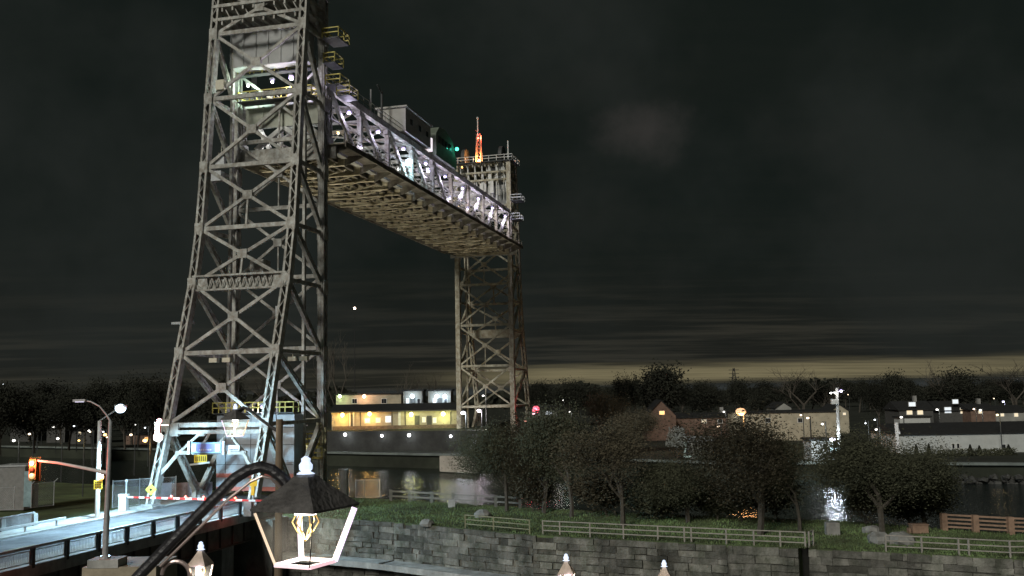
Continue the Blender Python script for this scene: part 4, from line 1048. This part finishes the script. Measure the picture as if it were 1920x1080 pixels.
mo = building(622, 862, 806, 770, 757, 196, cream, 'long low cream building lit orange and yellow by wall lamps', [(689, 789, 9, 8, winw), (709, 788, 8, 8, winw), (728, 786, 10, 11, winc), (795, 787, 6, 9, winw), (815, 788, 6, 9, winw)], zb=2.7, name='lodge_building', cat='building')
mb = MB()
for x in (656, 663, 749): mb.box(P(x, 789, 195.8), (.25 if x != 749 else .5, .1, 3.6)); 
mb.build('pilaster', paint_w, mo)
mb = MB(); mb.box(P(658, 789, 195.9), (.9, .1, 2.6)); mb.build('door', dkw, mo)
mb = MB(); mb.box((P(742, 803, 195.8).x, 195.75, 3.15), (25.5, .2, .7)); mb.build('plinth', mat('brown_plinth', (.16, .12, .09), .8, .3, 2), mo)
mb = MB(); mb.box((P(742, 770, 195.8).x, 195.5, P(742, 770, 195.8).z-.1), (26.2, .5, .22)); mb.build('gutter', dkw, mo)
for x in (676, 735, 760, 845): mb = MB(); mb.box(P(x, 788, 195.85), (.14, .14, 3.4)); mb.build('downpipe', dkw, mo)
for x in (782, 805): mb = MB(); mb.box(P(x, 790, 195.9), (1.0, .1, 2.3)); mb.build('door', dkw, mo)
for x, y, c, e, nm in ((642, 778, (1, .58, .13), 650, 'o'), (693, 776, (1, .56, .15), 650, 'o'), (771, 777, (.9, .9, .3), 330, 'y'), (831, 776, (.88, .9, .28), 330, 'y')):
    q = P(x, y, 194.8); mb = MB(); mb.ball(q, .42, 10, 6); mb.beam(q, q+Vector((0, 1.1, .2)), .1); o = mb.build('wall_lamp', emat('wall_'+nm, c, 9), mo); light(o, q+Vector((0, -.5, -.5)), e, c, .3)
up = building(630, 752, 770, 740, 733, 208, cream, 'long upper wing with a flat roof behind the lit cream building', [(665, 752, 9, 8, glass_dk), (720, 752, 9, 8, glass_dk)], zb=2.7, name='upper_building', cat='building', flat=True)
for x, y, c, e in ((637, 743, (.7, 1, .5), 150), (683, 743, (1, .55, .35), 260)):
    q = P(x, y, 206.8); mb = MB(); mb.ball(q, .36, 10, 6); mb.beam(q, q+Vector((0, 1.1, .2)), .1); o = mb.build('wall_lamp', emat('upw%d' % x, c, 8), up); light(o, q+Vector((0, -.5, -.5)), e, c, .3)
for x0, x1, lb, lx in ((756, 792, 'small pale house lit blue white, left of the pair above the lit building', (773,)), (803, 846, 'pale house lit blue white, right of the pair above the lit building', (819, 834))):
    hb_ = building(x0, x1, 768, 733, 726, 205, greyw, lb, [((x0+x1)/2-10, 752, 5, 9, winc), ((x0+x1)/2+11, 752, 5, 9, glass_dk)], zb=2.7, flat=True)
    mb = MB(); mb.box(P((x0+x1)/2, 757, 204.9), (1.0, .12, 2.4)); mb.build('door', dkw, hb_)
    for xx in (x0+2, x1-2): mb = MB(); mb.box(P(xx, 752, 204.8), (.25, .2, 3.6)); mb.build('corner_post', greyw, hb_)
    for x in lx:
        q = P(x, 743, 203.6); mb = MB(); mb.ball(q, .42, 10, 6); mb.beam(q, q+Vector((0, 1.3, .2)), .1); o = mb.build('wall_lamp', emat('blue_white', (.75, .88, 1), 10), hb_); light(o, q+Vector((0, .3, -.6)), 120, (.6, .8, 1), .3)
# houses to the right
gb = building(1213, 1268, 800, 780, 751, 205, brick, 'gabled brick house with one glowing orange window', [(1241, 774, 9, 6, wino)], gable=True, chimney=False)
building(1268, 1402, 812, 782, 774, 212, brick, 'low orange lit brick wing right of the gabled house', [(1320, 790, 8, 6, winw), (1350, 790, 8, 6, glass_dk)], name='brick_building', cat='building', chimney=True)
building(1395, 1575, 812, 774, 770, 196, cream, 'long flat roofed pale building behind the orange street lamp', [(1440, 788, 8, 7, glass_dk), (1500, 788, 8, 7, glass_dk)], name='flat_roofed_building', cat='building', flat=True, depth=14)
building(1455, 1485, 790, 765, 755, 225, greyw, 'small pale gabled house behind the flat roofed building', [(1500-30, 772, 5, 5, winw)], gable=True)
building(1557, 1592, 790, 771, 759, 222, cream, 'small cream gabled house just right of the utility pole', [(1583, 776, 5, 4, winw)], gable=True)
wb_ = building(1688, 2050, 862, 811, 793, 151, white_s, 'long white building with a dark roof at right across the water', [(1787, 836, 4, 8, glass_dk), (1796, 836, 4, 8, glass_dk), (1881, 838, 8, 9, glass_dk)], depth=12, name='long_white_building', cat='building')
mb = MB(); q0 = P(1686, 835, 150.6); mb.box((q0.x-.2, 150.7, 1.6), (.5, .2, 4.6)); mb.beam(P(1686, 812, 150.5), P(1679, 794, 157), .3, .3); mb.build('gable_light_strip', mat('trim_painted_light', (.8, .8, .8), .5, .05), wb_)  # white strip stands for the light on the gable end
building(1688, 1752, 806, 768, 752, 205, dkw, 'dark two storey house with three white framed lit windows', [(1705, 773, 10, 8, winw), (1725, 773, 10, 8, winw), (1710, 758, 12, 7, winc)], chimney=True)
building(1762, 1812, 802, 770, 752, 214, dkw, 'dark house with a cool lit window and a warm one', [(1777, 769, 12, 10, winc), (1806, 770, 11, 10, winw), (1791, 753, 10, 7, winc)])
building(1822, 1868, 800, 768, 757, 210, brick, 'reddish house with two small lamps right of the cool lit window', [(1838, 772, 7, 6, winw)], chimney=True)
building(1868, 1925, 800, 772, 760, 218, greyw, 'grey house with small amber windows near the right edge', [(1869+10, 778, 6, 5, winw), (1905, 778, 7, 6, winw)])
building(1688, 1745, 800, 783, 781, 196, white_s, 'low white lit porch roof in front of the dark two storey house', (), flat=True, depth=3, name='porch', cat='porch')
building(1522, 1562, 856, 826, 824, 142, white_s, 'small white boathouse left of the utility pole base', [(1546, 838, 7, 8, glass_dk)], flat=True, name='boathouse', cat='boathouse', depth=4)
building(1292, 1336, 852, 826, 818, 150, greyw, 'small grey roofed shelter by the canal below the brick wing', (), name='shelter', cat='shelter', depth=4, rm=galv)
building(880, 924, 836, 822, 815, 176, white_s, 'small bluish white kiosk at the foot of the far tower', [(890, 829, 6, 6, winc)], name='kiosk', cat='kiosk', depth=4)
building(985, 1045, 790, 768, 760, 240, greyw, 'low dim house behind the red signal with a cool lit window', [(1029, 774, 12, 5, winc)])
for x0, x1, yb, ye, yt, d, lb, wn in ((20, 62, 800, 782, 770, 260, 'dim house at the far left edge of the town', [(45, 789, 4, 4, winw)]),
        (88, 122, 806, 790, 780, 250, 'dark house with a long lit eave in the left town', [(106, 788, 22, 3, winc)]),
        (130, 172, 822, 806, 796, 240, 'dim house behind the signal mast arm', [(150, 812, 4, 4, winw)]),
        (236, 292, 830, 814, 806, 232, 'low brick house lit orange left of the portal leg', [(275, 822, 6, 4, wino)])):
    building(x0, x1, yb, ye, yt, d, brick if 'brick' in lb else dkw, lb, wn)
# conical bushes and hedge in front of the white building
for x, y0, y1, wpx, lb in ((1743, 862, 832, 12, 'small cone shaped bush at the left end of the white building'), (1719, 860, 834, 10, 'smallest cone shaped bush left of the white building'), (1821, 866, 834, 14, 'dark cone shaped bush below the paired windows'), (1838, 866, 836, 12, 'narrow cone shaped bush right beside its darker twin'), (1893, 866, 834, 18, 'broad cone shaped bush near the right edge')):
    d = 147; q = P(x, y0, d); q.z = ZQ; z = P(x, y1, d).z; mb = MB(); hh_ = z-ZQ; r7 = random.Random(x)
    for k in range(1100):
        t = r7.random()**.7; rr_ = (1-t)*wpx/1800*d*.55*math.sqrt(r7.random()); a = r7.uniform(0, 6.28); c = q+Vector((rr_*C(a), rr_*S(a), (t)*hh_)); v1 = Vector((r7.uniform(-1, 1), r7.uniform(-1, 1), r7.uniform(-1, 1))).normalized(); v2 = v1.orthogonal(); mb.add([c-v1*.14, c+v2*.1, c+v1*.14], [(0, 1, 2)])
    tag(mb.build('conical_bush', leaf_f), lb, 'bush')
def hedge(x0, x1, yt, d, h, label, m, n=2500, name='hedge'):
    a, b = P(x0, 850, d), P(x1, 850, d); a.z = b.z = ZQ; mb = MB(); r7 = random.Random(int(x0))
    for k in range(n):
        c = a+(b-a)*r7.random()+Vector((0, r7.uniform(-.8, .8), r7.random()*h*r7.uniform(.8, 1.1))); v1 = Vector((r7.uniform(-1, 1), r7.uniform(-1, 1), r7.uniform(-1, 1))).normalized(); v2 = v1.orthogonal(); mb.add([c-v1*.16, c+v2*.12, c+v1*.16], [(0, 1, 2)])
    return tag(mb.build(name, m), label, 'hedge')
hedge(1760, 1905, 860, 145, 1.0, 'low clipped hedge in front of the cone shaped bushes', leaf_d)
hedge(1300, 1600, 860, 146, 2.4, 'dark hedge along the far bank left of the bright lamp', leaf_d, 5000)
q = P(1270, 845, 148); mb = MB(); r7 = random.Random(77)
for k in range(1500):
    a = r7.uniform(0, 6.28); t = r7.random(); rr_ = 1.7*math.sqrt(r7.random())*(1-.4*t); c = Vector((q.x+rr_*C(a)*1.1, q.y+rr_*S(a), 1.1+t*(2.2+.8*S(5*a)))); v1 = Vector((r7.uniform(-.4, .4), r7.uniform(-.4, .4), 1)).normalized(); v2 = v1.orthogonal(); mb.add([c-v1*.22, c+v2*.1, c+v1*.22], [(0, 1, 2)])
sb_ = thing('pale_shrub', (q.x, q.y, ZQ), 'spiky whitish shrub on the far bank below the brick wing', 'shrub')
mb.build('foliage', mat('pale_foliage', (.5, .52, .48), .7, .2), sb_)
mb = MB(); mb.cyl((q.x, q.y, ZQ), (q.x, q.y, 1.6), .1); mb.build('stem', bark, sb_)
dr = thing('dock_frame', P(1284, 856, 147), 'pale L shaped dock frame beside the whitish shrub', 'dock frame')
mb = MB(); mb.beam(P(1285, 830, 147), P(1284, 857, 147), .3, .2); mb.beam(P(1284, 856, 147), P(1306, 856, 147), .2, .25); mb.build('frame', mat('dock_cyan', (.5, .65, .62), .6), dr)
# far quay coping and rocks
mb = MB()
for a, b_ in zip(QL[:-1], QL[1:]):
    mb.box((a+b_)/2+Vector((0, 0, ZQ-.12)), ((b_-a).length, 1.4, .34), b_-a)
tag(mb.build('quay_edge', mat('quay_concrete', (.16, .185, .17), .8, .3, .3)), kind='structure')
# quay wall block by the far tower, its light put into pale concrete
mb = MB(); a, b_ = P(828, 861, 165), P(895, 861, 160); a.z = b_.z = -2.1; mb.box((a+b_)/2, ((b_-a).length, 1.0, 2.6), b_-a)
tag(mb.build('quay_wall', mat('quay_painted_light', (.48, .44, .38), .8, .2, .5)), 'pale lit block of quay wall below the far tower', 'quay wall')
sb2 = MB(); r8 = random.Random(9)
for k in range(420):
    t = r8.random(); q = QL[3]+(QL[3]-QL[2])*(t*2.2-.6) if False else QL[3]+Vector((.93, -.36, 0))*(t*60-20); sb2.ball((q.x, q.y-r8.uniform(.9, 2.6), ZW+r8.uniform(-.1, .9)), r8.uniform(.25, .7), 5, 3, .6)
sb2.v = [(a+r8.uniform(-.12, .12), b+r8.uniform(-.12, .12), c+r8.uniform(-.1, .1)) for a, b, c in sb2.v]
tag(sb2.build('bank_rocks', mat('rock_grey', (.06, .06, .055), .9, .4, 1, .4, island=.4)), 'rough rocks along the far bank below the quay edge', 'rocks', kind='stuff')

# ------------------------------------------------------------------ utility pole, far lamps and signals
dU = 138
ub = P(1574, 860, dU); ub.z = ZQ; ut = P(1569, 727, dU)
up_ = thing('utility_pole', ub, 'tall pale utility pole with lamps on top, right across the canal', 'utility pole')
mb = MB(); mb.tube([ub, ut], [.28, .2], 10); mb.build('pole', concrete_l, up_)
mb = MB(); mb.beam(P(1555, 737, dU), P(1582, 732, dU), .1, .12); mb.build('crossarm', galv, up_)
mb = MB(); mb.box(P(1565, 753, dU-.5), (1.0, .5, .7)); mb.build('transformer', paint_w, up_)
for x, y, r, e in ((1558, 737, .11, 15), (1566, 737, .11, 15), (1577, 733, .22, 50)):
    q = P(x, y, dU-.4); mb = MB(); mb.ball(q, r, 8, 5); o = mb.build('lamp', LV if x == 1577 else LW, up_); light(o, q+Vector((0, -.4, -.3)), e, (.95, .93, 1), .2)
ql = P(1561, 824, dU-2)
bl_ = thing('quay_lamp', Vector((ql.x, ql.y, ZQ)), 'very bright violet white lamp at the foot of the utility pole', 'lamp')
mb = MB(); mb.cyl(Vector((ql.x, ql.y, ZQ)), ql, .08); mb.build('post', galv, bl_)
lamp_glow(bl_, ql, emat('quay_bulb', (.8, .8, 1), 10), .42, 2600, (.8, .9, 1))
mb = MB(); mb.box(P(1565, 843, dU-2.5), (1.2, .5, .5)); o = mb.build('lower_lamp', emat('quay_low', (.6, .9, .95), 3), bl_)
def post_lamp(x, y, h, c, r, e, label, group=None, dmax=420, dmin=110, em=12, d=None, name='street_lamp'):
    yh = 733+(1250-x)*.0185; dy = max(y-yh, 1.5)
    d = d or min(dmax, max(dmin, (ZC-h)*1800/dy)); q = P(x, y, d); b = Vector((q.x, q.y, ZQ if x > 330 or d > 175 else ZL))
    root = thing(name, b, label, 'street lamp', group)
    mb = MB(); mb.tube([b+Vector((.5, .3, 0)), Vector((q.x+.5, q.y+.3, q.z+.3)), q+Vector((0, 0, .25))], .08, 6); mb.build('pole', steel_dk, root)
    mb = MB(); mb.ball(q, r, 8, 5, .7); mb.build('bulb', emat('em_%.2f_%.2f_%.2f_%d' % (*c, em), c, min(em, 3.5)), root)
    if e: light(root, q+Vector((0, -.3, -r-.3)), e, c, r)
    return root
post_lamp(1389, 772, 5.5, (1, .48, .17), .95, 2600, 'strong orange street lamp above the trees in front of the flat roofed building', em=1.15, d=168)
rs = P(1005, 768, 190); b = Vector((rs.x, rs.y, ZQ)); rsg = thing('traffic_signal', b, 'glowing red traffic signal just right of the far tower', 'traffic signal')
mb = MB(); mb.cyl(b, rs+Vector((0, 0, .4)), .1); mb.build('pole', steel_dk, rsg); mb = MB(); mb.box(rs+Vector((0, .35, -.2)), (.5, .3, 1.5)); mb.build('signal_head', steel_dk, rsg)
mb = MB(); mb.ball(rs, .75, 10, 6); o = mb.build('lens', emat('red_strong', (1, .10, .17), 1.8), rsg); light(o, rs+Vector((0, -1.2, 0)), 220, (1, .08, .12), .3)
wht = (1, .96, .88); cool = (.85, .93, 1); org = (1, .55, .18)
GL, GRt, GT = 'small lamps of the left town', 'small lamps of the right town', 'lamps around the far tower foot'
for x, y, c, r, e, lb in (
    (110, 756, wht, .3, 60, 'white lamp with reddish rim left of the curved lamp arm'), (95, 778, cool, .5, 200, 'bright cool lamp over the lit eave in the left town'),
    (74, 790, org, .35, 60, 'round orange lamp left of the lit eave in the left town'), (197, 815, org, .32, 90, 'orange star like lamp between the two road poles'),
    (272, 826, org, .36, 120, 'orange lamp on the brick house left of the portal leg'), (148, 826, (1, .7, .2), .18, 20, 'tiny yellow lamp above the signal mast arm'),
    (26, 826, wht, .25, 30, 'white lamp above left of the red signal head'), (6, 760, cool, .28, 30, 'white lamp at the left edge above the trees'), (6, 720, cool, .3, 0, 'highest tiny lamp at the left edge'),
    (164, 780, cool, .2, 20, 'small lamp just left of the curved lamp arm'), (306, 755, cool, .22, 20, 'small lamp just left of the near tower'),
    (272, 802, cool, .2, 20, 'small lamp above the orange lamp near the portal leg'), (1055, 750, wht, .4, 400, 'arched white lamp right of the red signal'), (1086, 748, wht, .42, 500, 'brightest white lamp right of the red signal'),
    (1068, 772, wht, .25, 60, 'low white lamp under the arched lamp'), (1158, 737, wht, .25, 0, 'small white lamp in front of the slim pair of trees'), (1357, 772, wht, .3, 100, 'white lamp just left of the orange street lamp'),
    (1442, 735, cool, .28, 30, 'small white lamp upper right of the orange street lamp'), (1614, 736, cool, .26, 30, 'small white lamp right of the pole top'), (1643, 733, (1, .5, .3), .25, 20, 'small reddish lamp above the long white building'),
    (1716, 733, wht, .25, 20, 'small white lamp above the dark two storey house'), (1757, 768, wht, .3, 60, 'white lamp between the two dark houses'), (1826, 767, (1, .7, .5), .26, 60, 'left one of two small lamps on the reddish house'),
    (1838, 769, wht, .28, 60, 'right one of two small lamps on the reddish house'), (1881, 753, (.75, .7, 1), .38, 300, 'violet star like lamp at the right edge'), (1870, 778, (1, .75, .35), .25, 30, 'amber lamp below the violet lamp at the right edge'),
    (1542, 795, wht, .22, 40, 'small lamp left of the pole above the boathouse'), (1643, 805, wht, .22, 30, 'small lamp left of the long white building'), (665, 578, (1, .85, .7), .3, 0, None)):
    if lb: post_lamp(x, y, 5.0, c, r*.8, e, lb, GL if x < 330 else GRt)
for x, y, c, r, e, lb in ((868, 774, cool, .45, 800, 'violet white lamp at the left foot of the far tower'), (898, 770, (1, .85, .95), .4, 700, 'pinkish white lamp under the far tower'), (906, 742, wht, .22, 100, 'small white lamp inside the far tower lower bracing'), (1001, 776, (1, .5, .6), .25, 100, 'pink lamp just below the red signal'), (985, 790, (1, .4, .3), .25, 60, 'small red lamp left below the red signal'), (1046, 826, wht, .3, 60, 'white lamp among the lawn trees tops'), (1063, 828, (.7, 1, .8), .2, 20, 'faint green white lamp beside the white one behind the trees')):
    post_lamp(x, y, 5, c, r, e, lb, GT, d=182 if y < 800 else 150)
r9 = random.Random(4)
for k in range(52):
    x = r9.choice((r9.uniform(0, 320), r9.uniform(1330, 1920), r9.uniform(0, 320))); y = 733+(1250-x)*.0185+r9.uniform(4, 70)
    post_lamp(x, y, 4.5, r9.choice((wht, cool, (1, .75, .5), wht)), r9.uniform(.12, .25), 0, 'tiny faint lamp lost among the dark trees of the town', 'tiny lamps of the town', em=5)
# distant tower light in the gap of the bridge
mt = P(665, 578, 420); mo_ = thing('radio_mast', Vector((mt.x, mt.y, ZQ)), 'thin distant mast with a single red and white light in the bridge opening', 'mast')
mb = MB(); mb.tube([(mt.x, mt.y, ZQ), mt], [.25, .08], 6); mb.build('mast', mat('mast_dark', (.03, .03, .03), .8), mo_)
mb = MB(); mb.ball(mt, .55, 8, 5); mb.build('bulb', emat('mast_bulb', (1, .75, .6), 10), mo_)
# pylon on the horizon
py = P(1378, 745, 600); py.z = ZQ; pt_ = P(1378, 690, 600).z
pyl = MB()
for s in (-1, 1):
    for s2 in (-1, 1): pyl.beam((py.x+s*2.5, py.y+s2*2.5, ZQ), (py.x+s*.4, py.y+s2*.4, pt_), .3)
for k in range(8):
    t = k/8; w_ = 2.5-2.1*t; w2 = 2.5-2.1*(t+.125); z0 = ZQ+(pt_-ZQ)*t; z1 = ZQ+(pt_-ZQ)*(t+.125); pyl.beam((py.x-w_, py.y, z0), (py.x+w2, py.y, z1), .2); pyl.beam((py.x+w_, py.y, z0), (py.x-w2, py.y, z1), .2)
for zz in (.75, .85, .95): pyl.beam((py.x-3.2, py.y, ZQ+(pt_-ZQ)*zz), (py.x+3.2, py.y, ZQ+(pt_-ZQ)*zz), .3)
tag(pyl.build('pylon', mat('mast_dark', (.03, .03, .03))), 'faint lattice power pylon on the horizon above the orange lamp', 'pylon')

# warm floodlights added at the piers, not real fixtures, to light the span soffit
for T_, rt_, du in ((TN, nt_root, 1.6), (TF, ft_root, 1.6)):
    for v in (3.0, 8.0):
        q = T_(du, v, .6); mb = MB(); mb.box(q, (.6, .7, .5), UD); mb.beam(q, q-Vector((0, 0, 1.5)), .12); o = mb.build('floodlight', pale, rt_)
        mb = MB(); mb.box(q+Vector((0, 0, .3)), (.45, .5, .06), UD); mb.build('lens', emat('added_lens', (1, .8, .5), 4), o)
        light(o, q+Vector((0, 0, .45)), 19000, (1, .92, .74), .3, spot=75, to=B(28 if T_ is TN else 56, 5.5, 38))

# ------------------------------------------------------------------ grass tufts on the lawn
mb = MB(); r10 = random.Random(12)
import itertools
polyN = [(WL[i], EL[min(len(EL)-1, i)]) for i in range(3)]
for k in range(26000):
    px_, t = r10.uniform(560, 1980), r10.random()
    yw = float(np.interp(px_, [p[0] for p in wall_px], [p[1] for p in wall_px])); ye_ = float(np.interp(px_, [p[0] for p in edge_px][::-1], [p[1] for p in edge_px][::-1]))
    q = G(px_, yw+(ye_-yw)*t, ZL); a = r10.uniform(0, 6.28); h_ = r10.uniform(.06, .2); w_ = .05
    mb.add([q+Vector((-w_*C(a), -w_*S(a), 0)), q+Vector((w_*C(a), w_*S(a), 0)), q+Vector((r10.uniform(-.08, .08), r10.uniform(-.08, .08), h_))], [(0, 1, 2)])
tag(mb.build('grass', mat('grass_blades', (.14, .21, .08), .9, .4, .3, c2=(.075, .085, .045), big=.4)), 'short rough grass covering the lawn', 'grass', kind='stuff')
